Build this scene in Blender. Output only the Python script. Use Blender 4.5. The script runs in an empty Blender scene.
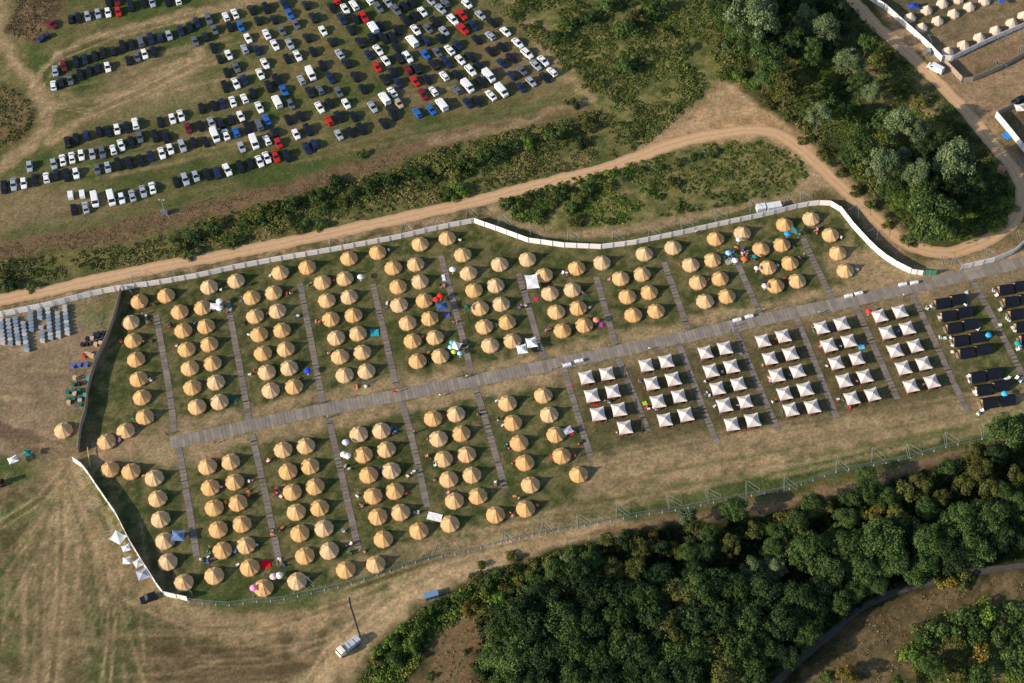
import bpy, bmesh, math, random
import numpy as np
from mathutils import Vector, Matrix
random.seed(7); rng = np.random.default_rng(7)
S = bpy.context.scene
COL = S.collection
# ------------------------------------------------------------------ camera
F = 1778.0; EL = math.radians(55); R = 494.0
sE, cE = math.sin(EL), math.cos(EL)
CAM = (0.0, -R*cE, R*sE)
def at(px, py, z=0.0):
    dx = px-512.0; u = 341.5-py
    d = (dx, F*cE+u*sE, -F*sE+u*cE)
    t = (z-CAM[2])/d[2]
    return (CAM[0]+d[0]*t, CAM[1]+d[1]*t)
def scale_at(py):
    d = -F*sE+(341.5-py)*cE
    return F/((-CAM[2]/d)*F)*1.0          # px per metre across
cd = bpy.data.cameras.new('camera'); cam = bpy.data.objects.new('camera', cd); COL.objects.link(cam)
cam.location = CAM; cam.rotation_euler = (math.pi/2-EL, 0, 0)
cd.sensor_width = 36; cd.lens = 36*F/1024; cd.clip_start = 1; cd.clip_end = 12000
S.camera = cam
# ------------------------------------------------------------------ light
SUN_EL = math.radians(24); SH = math.radians(24)
w = bpy.data.worlds.new('World'); S.world = w; w.use_nodes = True
nt = w.node_tree; sky = nt.nodes.new('ShaderNodeTexSky'); sky.sky_type = 'NISHITA'; sky.sun_disc = False
sky.sun_elevation = SUN_EL; sky.sun_rotation = math.atan2(-math.cos(SH), -math.sin(SH)); sky.altitude = 400
nt.links.new(sky.outputs[0], nt.nodes['Background'].inputs[0]); nt.nodes['Background'].inputs[1].default_value = 0.15
sl = bpy.data.lights.new('sun', 'SUN'); sl.energy = 4.8; sl.angle = math.radians(0.5); sl.color = (1, 0.88, 0.73)
so = bpy.data.objects.new('sun', sl); COL.objects.link(so)
so.rotation_euler = Vector((math.cos(SH)*math.cos(SUN_EL), math.sin(SH)*math.cos(SUN_EL), -math.sin(SUN_EL))).to_track_quat('-Z', 'Y').to_euler()
S.view_settings.view_transform = 'Standard'; S.view_settings.look = 'None'; S.view_settings.exposure = 0.3; S.view_settings.gamma = 1
S.cycles.max_bounces = 5; S.cycles.diffuse_bounces = 2; S.cycles.transparent_max_bounces = 8

# ------------------------------------------------------------------ materials
MATS = {}
def mat(name, col, rough=0.8, var=0.15, scale=3.0, spec=0.3, attr=None, ramp=None, bump=0.0, metal=0.0, trans=0.0):
    if name in MATS: return MATS[name]
    m = bpy.data.materials.new(name); m.use_nodes = True; MATS[name] = m
    t = m.node_tree; b = t.nodes['Principled BSDF']
    b.inputs['Roughness'].default_value = rough; b.inputs['Specular IOR Level'].default_value = spec; b.inputs['Metallic'].default_value = metal
    if ramp:
        a = t.nodes.new('ShaderNodeAttribute'); a.attribute_name = 'tone'
        r = t.nodes.new('ShaderNodeValToRGB'); t.links.new(a.outputs['Fac'], r.inputs[0])
        e = r.color_ramp.elements
        e[0].position = 0; e[0].color = (*ramp[0], 1); e[1].position = 1; e[1].color = (*ramp[-1], 1)
        for i, c in enumerate(ramp[1:-1]):
            q = e.new((i+1)/(len(ramp)-1)); q.color = (*c, 1)
        src = r.outputs[0]
        if trans:
            oi = t.nodes.new('ShaderNodeObjectInfo'); mm = t.nodes.new('ShaderNodeMath'); mm.operation = 'MULTIPLY_ADD'
            mm.inputs[1].default_value = 0.5; mm.inputs[2].default_value = 0.75; t.links.new(oi.outputs['Random'], mm.inputs[0])
            mx = t.nodes.new('ShaderNodeVectorMath'); mx.operation = 'SCALE'; t.links.new(src, mx.inputs[0]); t.links.new(mm.outputs[0], mx.inputs['Scale']); src = mx.outputs[0]
    else:
        tc = t.nodes.new('ShaderNodeTexCoord'); n = t.nodes.new('ShaderNodeTexNoise'); n.inputs['Scale'].default_value = scale; n.inputs['Detail'].default_value = 4
        t.links.new(tc.outputs['Object'], n.inputs['Vector'])
        mr = t.nodes.new('ShaderNodeMapRange'); mr.inputs['From Min'].default_value = .3; mr.inputs['From Max'].default_value = .7
        mr.inputs['To Min'].default_value = 1-var; mr.inputs['To Max'].default_value = 1+var
        t.links.new(n.outputs[0], mr.inputs[0])
        sc_ = t.nodes.new('ShaderNodeVectorMath'); sc_.operation = 'SCALE'; sc_.inputs[0].default_value = col; t.links.new(mr.outputs[0], sc_.inputs['Scale'])
        src = sc_.outputs[0]
        if attr:
            a = t.nodes.new('ShaderNodeAttribute'); a.attribute_name = attr
            s2 = t.nodes.new('ShaderNodeVectorMath'); s2.operation = 'SCALE'; t.links.new(src, s2.inputs[0]); t.links.new(a.outputs['Fac'], s2.inputs['Scale']); src = s2.outputs[0]
        if bump:
            bp = t.nodes.new('ShaderNodeBump'); bp.inputs['Strength'].default_value = bump; bp.inputs['Distance'].default_value = .1
            t.links.new(n.outputs[0], bp.inputs['Height']); t.links.new(bp.outputs[0], b.inputs['Normal'])
    t.links.new(src, b.inputs['Base Color'])
    if trans:
        tr = t.nodes.new('ShaderNodeBsdfTranslucent'); t.links.new(src, tr.inputs[0]); mix = t.nodes.new('ShaderNodeMixShader'); mix.inputs[0].default_value = trans
        out = t.nodes['Material Output']; t.links.new(b.outputs[0], mix.inputs[1]); t.links.new(tr.outputs[0], mix.inputs[2]); t.links.new(mix.outputs[0], out.inputs[0])
    return m

# ------------------------------------------------------------------ object helpers
def link(name, me, parent=None, m=None):
    o = bpy.data.objects.new(name, me); COL.objects.link(o)
    if parent: o.parent = parent
    if m is not None:
        if len(me.materials) == 0: me.materials.append(m)
    return o
def tag(o, label=None, cat=None, group=None, kind=None):
    if label: o['label'] = label
    if cat: o['category'] = cat
    if group: o['group'] = group
    if kind: o['kind'] = kind
    return o
def dup(root):
    c = root.copy(); COL.objects.link(c)
    for ch in root.children:
        d = ch.copy(); COL.objects.link(d); d.parent = c
        for g in ch.children:
            e = g.copy(); COL.objects.link(e); e.parent = d
    return c
def empty(name):
    o = bpy.data.objects.new(name, None); COL.objects.link(o); o.empty_display_size = .3; return o
class MB:
    def __init__(s): s.v = []; s.f = []; s.mi = []
    def add(s, vs, fs, mi=0):
        k = len(s.v); s.v += [tuple(v) for v in vs]; s.f += [tuple(i+k for i in f) for f in fs]; s.mi += [mi]*len(fs)
    def box(s, c, d, rz=0, mi=0, taper=1.0):
        x, y, z = d[0]/2, d[1]/2, d[2]/2; ca, sa = math.cos(rz), math.sin(rz); vs = []
        for dz in (-z, z):
            k = taper if dz > 0 else 1
            for dx, dy in ((-x, -y), (x, -y), (x, y), (-x, y)):
                dx *= k; dy *= k
                vs.append((c[0]+dx*ca-dy*sa, c[1]+dx*sa+dy*ca, c[2]+dz))
        s.add(vs, [(3, 2, 1, 0), (4, 5, 6, 7), (0, 1, 5, 4), (1, 2, 6, 5), (2, 3, 7, 6), (3, 0, 4, 7)], mi); return s
    def tube(s, a, b, r, n=5, r2=None, mi=0):
        a = Vector(a); b = Vector(b); d = (b-a).normalized(); q = d.to_track_quat('Z', 'Y'); r2 = r if r2 is None else r2; vs = []
        for p, rr in ((a, r), (b, r2)):
            for i in range(n):
                an = 2*math.pi*i/n; vs.append(p+q@Vector((math.cos(an)*rr, math.sin(an)*rr, 0)))
        s.add(vs, [(i, (i+1) % n, n+(i+1) % n, n+i) for i in range(n)]+[tuple(range(n))[::-1], tuple(range(n, 2*n))], mi); return s
    def lathe(s, prof, n=12, c=(0, 0), mi=0, ph=0):
        vs = []; 
        for r, z in prof:
            for i in range(n):
                a = 2*math.pi*i/n+ph; vs.append((c[0]+r*math.cos(a), c[1]+r*math.sin(a), z))
        fs = [(j*n+i, j*n+(i+1) % n, (j+1)*n+(i+1) % n, (j+1)*n+i) for j in range(len(prof)-1) for i in range(n)]
        fs.append(tuple(range((len(prof)-1)*n, len(prof)*n))); s.add(vs, fs, mi); return s
    def mesh(s, name, *ms, smooth=False):
        me = bpy.data.meshes.new(name); me.from_pydata(s.v, [], s.f)
        for m in ms: me.materials.append(m)
        if len(ms) > 1: me.polygons.foreach_set('material_index', s.mi)
        if smooth: me.polygons.foreach_set('use_smooth', [True]*len(me.polygons))
        me.update(); return me
    def build(s, name, m, parent=None, smooth=False):
        ms = m if isinstance(m, (list, tuple)) else [m]
        return link(name, s.mesh(name, *ms, smooth=smooth), parent)
ORD = ['zeroth', 'first', 'second', 'third', 'fourth', 'fifth', 'sixth', 'seventh', 'eighth', 'ninth', 'tenth', 'eleventh', 'twelfth']
def od(n):
    if n < len(ORD): return ORD[n]
    return f"{n}{'st' if n%10==1 and n%100!=11 else 'nd' if n%10==2 and n%100!=12 else 'rd' if n%10==3 and n%100!=13 else 'th'}"
def Z(x0, y0, s, pts): return [((p[0]/s+x0), (p[1]/s+y0))+tuple(p[2:]) for p in pts]
T5 = 5.095

# ------------------------------------------------------------------ numpy noise + polygon tools
class VN:
    def __init__(s, seed, n=128): s.g = np.random.default_rng(seed).random((n, n)); s.n = n
    def __call__(s, x, y):
        xi = np.floor(x).astype(int); yi = np.floor(y).astype(int); fx = x-xi; fy = y-yi
        fx = fx*fx*(3-2*fx); fy = fy*fy*(3-2*fy); n = s.n; g = s.g
        a = g[xi % n, yi % n]; b = g[(xi+1) % n, yi % n]; c = g[xi % n, (yi+1) % n]; d = g[(xi+1) % n, (yi+1) % n]
        return (a*(1-fx)+b*fx)*(1-fy)+(c*(1-fx)+d*fx)*fy
vn = [VN(i) for i in range(8)]
def fbm(x, y, sc, k=0, oc=4):
    r = 0; a = 1; t = 0; f = 1/sc
    for i in range(oc):
        r = r+a*vn[(k+i) % 8](x*f+17.3*i+k*7.7, y*f+9.1*i+k*3.3); t += a; a *= .55; f *= 2.03
    return r/t
def seg_dist(X, Y, P, closed):
    D = np.full(X.shape, 1e9); n = len(P)
    for i in range(n if closed else n-1):
        ax, ay = P[i]; bx, by = P[(i+1) % n]; dx, dy = bx-ax, by-ay; L = dx*dx+dy*dy+1e-9
        t = np.clip(((X-ax)*dx+(Y-ay)*dy)/L, 0, 1); D = np.minimum(D, np.hypot(X-ax-t*dx, Y-ay-t*dy))
    return D
def inside(X, Y, P):
    r = np.zeros(X.shape, bool); n = len(P)
    for i in range(n):
        ax, ay = P[i]; bx, by = P[(i+1) % n]
        c = ((ay > Y) != (by > Y)); 
        if ay != by: r ^= c & (X < (bx-ax)*(Y-ay)/(by-ay)+ax)
    return r
def W(pts): return [at(*p[:2]) for p in pts]

# ------------------------------------------------------------------ key lines (photo pixels on the ground)
ROAD = [(-60, 311), (0, 300), (59, 288.6), (118, 275), (200, 259.6), (278.5, 244), (337, 232), (400, 218.4), (478.5, 200.7), (537.4, 185), (600, 170.5), (640, 156), (668, 145), (700, 137), (735, 131), (765, 130), (790, 139), (824, 171), (863, 206.6), (893, 236), (918, 250), (945.7, 253.7), (971, 247.8), (1000.6, 233), (1016, 218), (1024, 200), (1022, 183), (1008, 161), (991, 142), (981, 129.5), (961.4, 106), (934, 78.5), (902.5, 47), (875, 25.5), (853.4, 0), (830, -25)]
MAIN = [(170, 443), (200, 437.5), (300, 414), (400, 395), (500, 375.5), (600, 355), (700, 333.5), (800, 311.5), (860, 299.5), (940, 281), (1024, 262), (1080, 249)]
UP = [[(156, 315), (171.7, 402), (174, 435)], [(227.5, 301), (246, 401), (249, 420)], [(300, 283.7), (322.7, 401.5), (323, 404)], [(372.7, 283.7), (394, 376), (397, 389)], [(441, 256), (467.7, 356), (471, 374)], [(518.7, 274), (542.3, 354.4), (545, 360)], [(596.3, 277), (614.7, 342.6), (616, 346)], [(664, 262), (687.3, 326.9), (688, 331)], [(737, 262), (759, 312), (761, 316)], [(803, 238.3), (830, 295), (834, 300)]]
DN = [[(178.5, 447), (188, 500), (197, 557)], [(252, 434), (266.6, 500), (280, 566)], [(328, 416), (343, 480), (358.6, 550)], [(402, 402), (415, 450), (427.5, 508)], [(474, 386), (480.5, 402), (506, 491)], [(564, 369), (573.7, 402), (591.4, 459)], [(618, 358), (634, 395), (649, 434)], [(680, 346), (709.4, 425), (718, 444)], [(736, 332), (767.4, 406.7), (779, 431)], [(797, 319), (811, 352.5), (837, 418)], [(912, 295), (932, 334.7), (945.7, 366), (969, 414)], [(972, 279), (990.8, 313), (1018.3, 366), (1030, 390)], [(856, 306), (878, 355), (899, 402)]]
def lane_x(l, y):
    for a, b in zip(l, l[1:]):
        if y <= b[1] or b is l[-1]: return a[0]+(b[0]-a[0])*(y-a[1])/(b[1]-a[1])
def main_y(x):
    for a, b in zip(MAIN, MAIN[1:]):
        if x <= b[0]: break
    return a[1]+(b[1]-a[1])*(x-a[0])/(b[0]-a[0])
FA = [(-60, 327), (0, 317), (51, 306.7), (98, 294.5), (122.7, 290), (166.8, 283.2), (200, 277.2), (231.4, 270), (272.6, 262), (335.4, 251.2), (400, 238.8), (439, 229.6), (473.6, 222.8), (496, 230.6), (527.6, 242.4), (563, 247.3), (600, 249), (629.4, 245.4), (678.5, 235.4), (725.6, 224.7), (766.8, 216), (800, 207.5), (816, 205), (829.4, 205.3), (839.6, 211.5), (852.8, 228.3), (869, 246), (880.6, 257), (897, 267.5), (910, 273.7), (935, 275.5), (960, 270), (972.8, 266.5), (992, 262.4), (1011.4, 255), (1024, 244), (1040, 228)]
FB = [(121.7, 291.6), (115.8, 317), (108, 339), (96, 364), (88.3, 392), (87.3, 410), (81, 430), (79, 453)]
FC = [(73.6, 461.5), (84.4, 469), (102, 495), (118.3, 518.5), (127.8, 539), (141, 561), (163, 595.5), (187.9, 601)]
FD = [(189, 602), (227, 606), (253, 602), (278.5, 601), (304, 595), (345, 586), (396, 569.5), (410, 564), (435.5, 557.6), (461.8, 553.5), (502, 542), (541, 534), (591, 525), (615.7, 520), (643, 515), (668.7, 512), (708, 504), (747, 496.5), (784.5, 490.8), (835.8, 472), (882.9, 464), (908.4, 458.5), (945.7, 447.5), (982, 439), (1024, 430), (1060, 422)]
# ------------------------------------------------------------------ GROUND (one painted sheet)
xs = np.concatenate([[-4000, -1500, -700, -400, -280], np.arange(-200, 200.1, .7), [280, 400, 700, 1500, 4000]])
ys = np.concatenate([[-4000, -1500, -700, -400, -200], np.arange(-118, 172.1, .7), [220, 300, 500, 900, 1800, 5000]])
GX, GY = np.meshgrid(xs, ys); n_x, n_y = len(xs), len(ys)
wx = GX+(fbm(GX, GY, 5, 1)-.5)*5; wy = GY+(fbm(GX, GY, 5, 4)-.5)*5
nz = fbm(GX, GY, 14, 2); nz2 = fbm(GX, GY, 2.2, 5, 3); nz3 = fbm(GX, GY, 30, 3)
C3 = lambda c: np.array(c, float)
GREEN = C3((.050, .075, .020)); OLIVE = C3((.085, .085, .028)); STRAW = C3((.34, .245, .14)); BROWN = C3((.125, .088, .046)); DIRT = C3((.37, .225, .115)); EARTH = C3((.31, .21, .12)); SCRUB = C3((.085, .10, .030)); RUST = C3((.19, .13, .07)); DK = C3((.03, .034, .012))
k = np.clip((nz-.35)*3, 0, 1)[..., None]
C = OLIVE*(1-k*.6)+STRAW*k*.6*.7
def paint(mask, col, a=1.0, col2=None, kn=None):
    global C
    c = col
    if col2 is not None:
        q = np.clip(((nz if kn is None else kn)-.38)*4, 0, 1)[..., None]; c = col*(1-q)+col2*q
    m = (mask*a)[..., None]; C = C*(1-m)+c*m
def poly(pts, col, feather=1.5, a=1.0, col2=None, kn=None, warp=1):
    P = W(pts); X, Y = (wx, wy) if warp else (GX, GY)
    xx = [p[0] for p in P]; yy = [p[1] for p in P]; f = feather+6
    bb = (X > min(xx)-f) & (X < max(xx)+f) & (Y > min(yy)-f) & (Y < max(yy)+f)
    m = np.zeros(X.shape); x, y = X[bb], Y[bb]
    d = seg_dist(x, y, P, True); ins = inside(x, y, P); d = np.where(ins, d, -d)
    m[bb] = np.clip(d/feather*.5+.5, 0, 1); paint(m, col, a, col2, kn)
def stroke(pts, width, col, feather=1.0, a=1.0, col2=None, warp=1, patch=0.0):
    P = W(pts); X, Y = (wx, wy) if warp else (GX, GY); f = width+feather+6
    xx = [p[0] for p in P]; yy = [p[1] for p in P]
    bb = (X > min(xx)-f) & (X < max(xx)+f) & (Y > min(yy)-f) & (Y < max(yy)+f)
    m = np.zeros(X.shape); d = seg_dist(X[bb], Y[bb], P, False); m[bb] = np.clip((width/2-d)/feather+.5, 0, 1)
    if patch: m *= np.clip(1-patch+patch*(nz2*2.4-.4), 0, 1)
    paint(m, col, a, col2)
def off(pts, dx, dy): return [(p[0]+dx, p[1]+dy) for p in pts]
# parking meadow
poly([(-80, -60), (520, -60), (600, 100), (400, 150), (200, 205), (-80, 250)], C3((.068, .092, .026)), 3, 1, C3((.15, .13, .055)))
poly([(-40, 185), (60, 180), (110, 205), (160, 215), (100, 235), (-40, 245)], STRAW*.75, 6, .7)
poly([(110, 75), (200, 50), (205, 95), (130, 120), (80, 125)], STRAW*.85, 6, .65)
poly([(480, 40), (530, 35), (560, 75), (580, 95), (540, 90), (500, 85)], EARTH*.75, 5, .6)
stroke([(300, -5), (380, 60), (420, 110)], 5, STRAW*.7, 5, .35)
for o_ in (0, 4):
    stroke([(205, 9+o_), (125, 28+o_), (78, 39+o_), (55, 54+o_), (42, 68+o_), (36, 85)], 2.0, STRAW, 1.2, .8, patch=.4)
    stroke([(280, -8+o_), (205, 9+o_)], 2, STRAW, 1.2, .7)
for o_ in (0, 5):
    stroke([(0+o_, 44), (18+o_, 68), (33+o_, 82), (44+o_, 102), (43+o_, 126), (29+o_, 146), (0, 165+o_), (-40, 190)], 3.2, STRAW*.95, 2, .85, patch=.3)
stroke([(200, 52), (137, 86), (94, 112), (72, 126), (50, 140)], 3.5, STRAW*1.05, 2, .85, patch=.4)
stroke([(200, 60), (150, 88), (110, 100), (70, 100), (45, 95)], 4, STRAW, 3, .6, patch=.4)
stroke([(0, 0), (3, 30), (0, 44)], 5, STRAW, 3, .7)
poly([(2, 32), (12, 14), (24, -20), (82, -20), (52, 24), (36, 43), (14, 38)], C3((.085, .06, .034)), 1.2, .95, RUST*.8, nz2)
poly([(-30, 80), (14, 88), (30, 98), (37, 112), (35, 126), (22, 140), (-30, 165)], C3((.10, .08, .03)), 1.2, .95, RUST*.9, nz2)
# grass edges below the car park
stroke([(0, 235), (100, 222), (200, 200), (300, 172), (400, 148), (560, 105)], 6, GREEN*1.2, 4, .5)
# dry reddish belt and hedge belt
poly([(-40, 250), (80, 230), (150, 212), (200, 203), (300, 178), (360, 160), (430, 134), (520, 117), (575, 100), (600, 115), (560, 130), (440, 162), (330, 197), (250, 217), (190, 240), (90, 262), (-40, 280)], RUST, 1.5, 1, RUST*.72, nz2)
poly([(-40, 262), (60, 250), (130, 240), (200, 222), (280, 200), (360, 178), (430, 150), (520, 130), (600, 108), (650, 118), (642, 150), (590, 170), (530, 184), (470, 200), (400, 214), (300, 236), (200, 256), (100, 277), (-40, 300)], SCRUB*1.1, 1.5, 1, C3((.15, .13, .05)), nz2)
# NE scrub
poly([(470, -40), (740, -40), (760, 90), (725, 84), (640, 150), (600, 110), (575, 95), (545, 60)], SCRUB*1.15, 2, 1, C3((.18, .165, .062)), nz2)
stroke([(530, 25), (560, 70), (590, 95)], 5, EARTH, 2, .8, patch=.4)
stroke([(590, 100), (560, 108), (500, 130), (430, 142)], 2.5, STRAW, 1.5, .6)
stroke([(500, -10), (535, 30), (562, 60)], 4, STRAW*.9, 3, .5, patch=.5)
# brown fan and verges of the dirt road
poly([(725, 82), (738, 86), (765, 112), (800, 128), (840, 160), (880, 200), (930, 245), (900, 262), (870, 240), (845, 205), (820, 188), (780, 205), (740, 212), (690, 218), (640, 234), (560, 246), (500, 226), (480, 206), (560, 182), (640, 160), (640, 150), (690, 110)], EARTH*1.1, 2, 1, STRAW*1.05)
poly([(640, 152), (668, 134), (700, 108), (722, 84), (735, 86), (760, 110), (790, 125), (822, 150), (860, 190), (845, 188), (800, 160), (765, 142), (720, 142), (670, 152), (640, 166)], C3((.50, .34, .19)), 1.5, 1, C3((.38, .265, .15)), nz)
stroke([(690, 140), (725, 120), (760, 122), (795, 138)], 3, DIRT*.9, 2, .8)
stroke([(668, 132), (698, 108), (723, 86)], 1.5, DIRT*.8, 2, .6)
poly([(500, 199), (560, 180), (640, 160), (700, 143), (760, 139), (800, 156), (812, 176), (790, 196), (720, 209), (640, 224), (560, 234), (515, 222)], C3((.10, .11, .034)), 1.5, 1, C3((.18, .16, .065)), nz2)
stroke([(492, 212), (530, 232), (560, 237), (600, 236), (680, 219), (760, 203), (812, 190)], 2.6, STRAW*.85, 1.5, .8)
stroke([(500, 222), (540, 240), (600, 243), (680, 227), (760, 209)], 2.4, GREEN*1.2, 1.5, .8)
# verge south of road (west)
poly([(-40, 312), (60, 293), (200, 264), (400, 223), (480, 205), (500, 225), (473, 220), (400, 236), (200, 274), (98, 292), (-40, 323)], C3((.11, .095, .04)), 1.2, 1, STRAW*.8, nz2)
stroke(off(ROAD[:11], 0, 6), 2.0, STRAW*.9, 1.5, .5, patch=.5)
# grove floor
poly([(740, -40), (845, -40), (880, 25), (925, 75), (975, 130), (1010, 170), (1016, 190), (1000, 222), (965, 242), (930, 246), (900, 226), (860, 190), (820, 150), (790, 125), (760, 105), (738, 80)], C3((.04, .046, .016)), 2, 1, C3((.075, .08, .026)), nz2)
poly([(868, 60), (900, 55), (935, 90), (955, 115), (940, 125), (900, 118), (880, 100), (865, 80)], C3((.14, .13, .045)), 2, 1, C3((.25, .18, .10)), nz2)
poly([(800, 58), (842, 68), (865, 105), (885, 130), (850, 145), (822, 130), (802, 95)], C3((.07, .10, .03)), 2, 1)
poly([(965, 160), (1000, 160), (1016, 190), (1000, 222), (965, 240), (930, 244), (950, 215), (980, 190)], C3((.075, .10, .025)), 2, .9)
# top right camp and yard
poly([(848, -40), (1100, -40), (1100, 210), (1026, 215), (1022, 183), (990, 140), (960, 100), (900, 42)], C3((.35, .235, .14)), 1.5, 1, C3((.29, .20, .12)))
poly([(868, -40), (1100, -40), (1100, 15), (1040, 22), (960, 60), (948, 58), (915, 32), (880, 5)], C3((.12, .10, .05)), 1.5, 1, STRAW*.8, nz)
poly([(945, -30), (1060, -30), (1040, 5), (985, 40), (930, 40), (960, 12)], C3((.20, .145, .085)), 4, .8)
poly([(960, 62), (1060, 25), (1060, 45), (975, 78)], C3((.10, .09, .035)), 1.5, .85)
stroke([(955, 68), (990, 60), (1040, 42)], 5, C3((.25, .165, .10)), 2, .9)
poly([(905, 52), (918, 50), (945, 64), (930, 78), (915, 66)], C3((.12, .11, .04)), 2, .7)
poly([(995, 118), (1060, 95), (1060, 170), (1024, 160), (1000, 140)], C3((.10, .085, .04)), 2, .8)
# camp interior
CAMP = [(122, 292), (200, 277), (335, 251), (400, 239), (473, 223), (527, 242), (600, 249), (680, 235), (766, 216), (816, 204), (832, 205), (853, 228), (881, 257), (910, 274), (1080, 250), (1080, 420), (982, 439), (835, 472), (747, 496), (643, 515), (541, 534), (461, 553), (396, 569), (304, 595), (227, 606), (163, 595), (127, 538), (102, 495), (74, 461), (80, 430), (88, 392), (108, 338)]
poly(CAMP, C3((.058, .076, .023)), .8, 1, C3((.13, .118, .05)), nz2)
EXTR = [(840, 260), (1080, 225), (1080, 420), (1000, 430), (900, 425), (860, 340), (845, 300)]
stroke(off(MAIN, 0, -12), 4.4, STRAW, 2.2, .85, patch=.25)
stroke(off(MAIN, 0, 12), 5.0, STRAW, 2.2, .9, patch=.25)
stroke([(80, 457), (120, 452), (175, 450), (205, 448)], 9, STRAW*.9, 5, .9)
stroke([(100, 450), (140, 434), (175, 425)], 5, STRAW*.8, 4, .6)
stroke([(850, 262), (900, 280), (960, 283)], 12, STRAW*.9, 5, .85)
stroke([(1000, 270), (1060, 258)], 7, STRAW, 4, .6)
stroke([(940, 292), (1000, 284), (1060, 268)], 9, C3((.19, .14, .085)), 4, .8)
for l in UP+DN:
    stroke(l, 4.2, C3((.13, .11, .05)), 2.5, .55, patch=.4)
# south strip straw swathes
for dy, a_, w_ in ((0, .9, 7), (16, .85, 6), (30, .5, 4)):
    stroke([(590, 470+dy), (650, 461+dy), (720, 452+dy), (800, 434+dy*.8), (880, 425+dy*.6), (950, 418+dy*.35), (1050, 398+dy*.2)], w_, STRAW, 4, a_, patch=.4)
poly([(572, 362), (700, 335), (860, 300), (900, 290), (975, 410), (900, 425), (780, 440), (720, 452), (600, 462)], C3((.13, .105, .055)), 4, .6)
poly([(838, 425), (930, 405), (960, 425), (900, 440), (850, 448)], STRAW*.95, 4, .7)
poly([(860, 330), (960, 310), (975, 415), (905, 425)], C3((.13, .105, .052)), 5, .6)
for p in ([(330, 575), (400, 548), (470, 538), (560, 512), (640, 500)], [(340, 583), (420, 552), (500, 534), (600, 510), (690, 495)]):
    stroke(p, 2.2, STRAW*.9, 1.6, .75, patch=.4)
stroke([(600, 512), (680, 498), (760, 482), (860, 458), (950, 437), (1040, 418)], 7, GREEN*1.15, 4, .75)
stroke([(200, 597), (300, 590), (330, 585)], 4, GREEN, 3, .6)
stroke([(90, 400), (92, 440), (80, 455)], 3, C3((.10, .09, .045)), 2, .8)
stroke([(130, 545), (165, 590)], 10, C3((.09, .075, .035)), 4, .6)
# west yard
poly([(-60, 326), (120, 292), (108, 338), (88, 392), (79, 455), (74, 462), (-60, 458)], C3((.27, .195, .125)), 1.5, 1, C3((.20, .15, .09)), nz)
poly([(70, 312), (118, 296), (108, 336), (85, 330)], GREEN*1.5, 3, .7)
poly([(58, 425), (86, 405), (79, 450), (62, 446)], GREEN*1.6, 2.5, .6)
stroke([(-40, 418), (0, 431), (30, 443), (75, 456)], 5.5, C3((.12, .078, .05)), 1.6, .9, patch=.3)
# south-west field
poly([(-60, 462), (74, 460), (102, 495), (127, 540), (163, 597), (230, 608), (345, 588), (396, 572), (470, 556), (560, 536), (640, 518), (600, 545), (480, 575), (420, 615), (370, 683), (340, 740), (-60, 740)], C3((.098, .088, .036)), 1.2, 1, C3((.175, .135, .072)), nz2)
poly([(-20, 462), (48, 456), (52, 470), (30, 478), (-20, 484)], GREEN*1.4, 2, .8)
poly([(72, 470), (92, 480), (120, 530), (115, 540), (85, 510), (72, 490)], GREEN*1.35, 3, .7)
stroke([(0, 520), (30, 508), (50, 500)], 6, GREEN*1.3, 4, .7, patch=.5)
stroke([(165, 598), (230, 612), (330, 596), (400, 578)], 6, GREEN*1.5, 3, .65, patch=.3)
poly([(90, 612), (140, 615), (190, 628), (170, 638), (120, 632), (88, 625)], GREEN*1.1, 5, .8)
poly([(85, 672), (105, 650), (135, 655), (130, 690), (85, 690)], GREEN*1.2, 5, .8)
poly([(-20, 575), (30, 595), (25, 610), (0, 612), (-20, 610)], GREEN*1.25, 5, .7)
poly([(-20, 640), (30, 636), (20, 655), (-20, 660)], GREEN*1.3, 5, .6)
poly([(150, 640), (300, 625), (340, 640), (280, 720), (120, 720)], C3((.115, .078, .045)), 7, .7)
stroke([(60, 470), (64, 500), (60, 560), (56, 620), (52, 700)], 12, STRAW*.85, 8, .75, patch=.4)
stroke([(66, 475), (90, 540), (140, 592), (200, 622), (260, 628)], 6, STRAW*.9, 5, .7, patch=.4)
for q in range(7):
    stroke([(70+q, 470), (66+q*7, 505), (52+q*14, 555+q*2)], .8, STRAW*1.2, .8, .5, patch=.4)
for q in range(46):
    x0 = -10+q*4.2+random.uniform(-1.5, 1.5); y0 = random.uniform(500, 620); y1 = y0+random.uniform(40, 120)
    bx = .02*(x0-60)
    stroke([(x0, y0), (x0+bx*2, (y0+y1)/2), (x0+bx*4, y1)], random.uniform(.35, .9), random.choice([STRAW*1.15, STRAW*1.0, BROWN*.7, GREEN*1.2]), .6, random.uniform(.25, .55), warp=0)
for q in range(26):
    y0 = 625+q*3+random.uniform(-1, 1); x0 = random.uniform(90, 200)
    stroke([(x0, y0), (x0+60, y0+random.uniform(-5, 3)), (x0+random.uniform(100, 170), y0-random.uniform(5, 18))], random.uniform(.3, .7), random.choice([STRAW, BROWN*.7, STRAW*1.2]), .6, random.uniform(.2, .45), warp=0)
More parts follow.
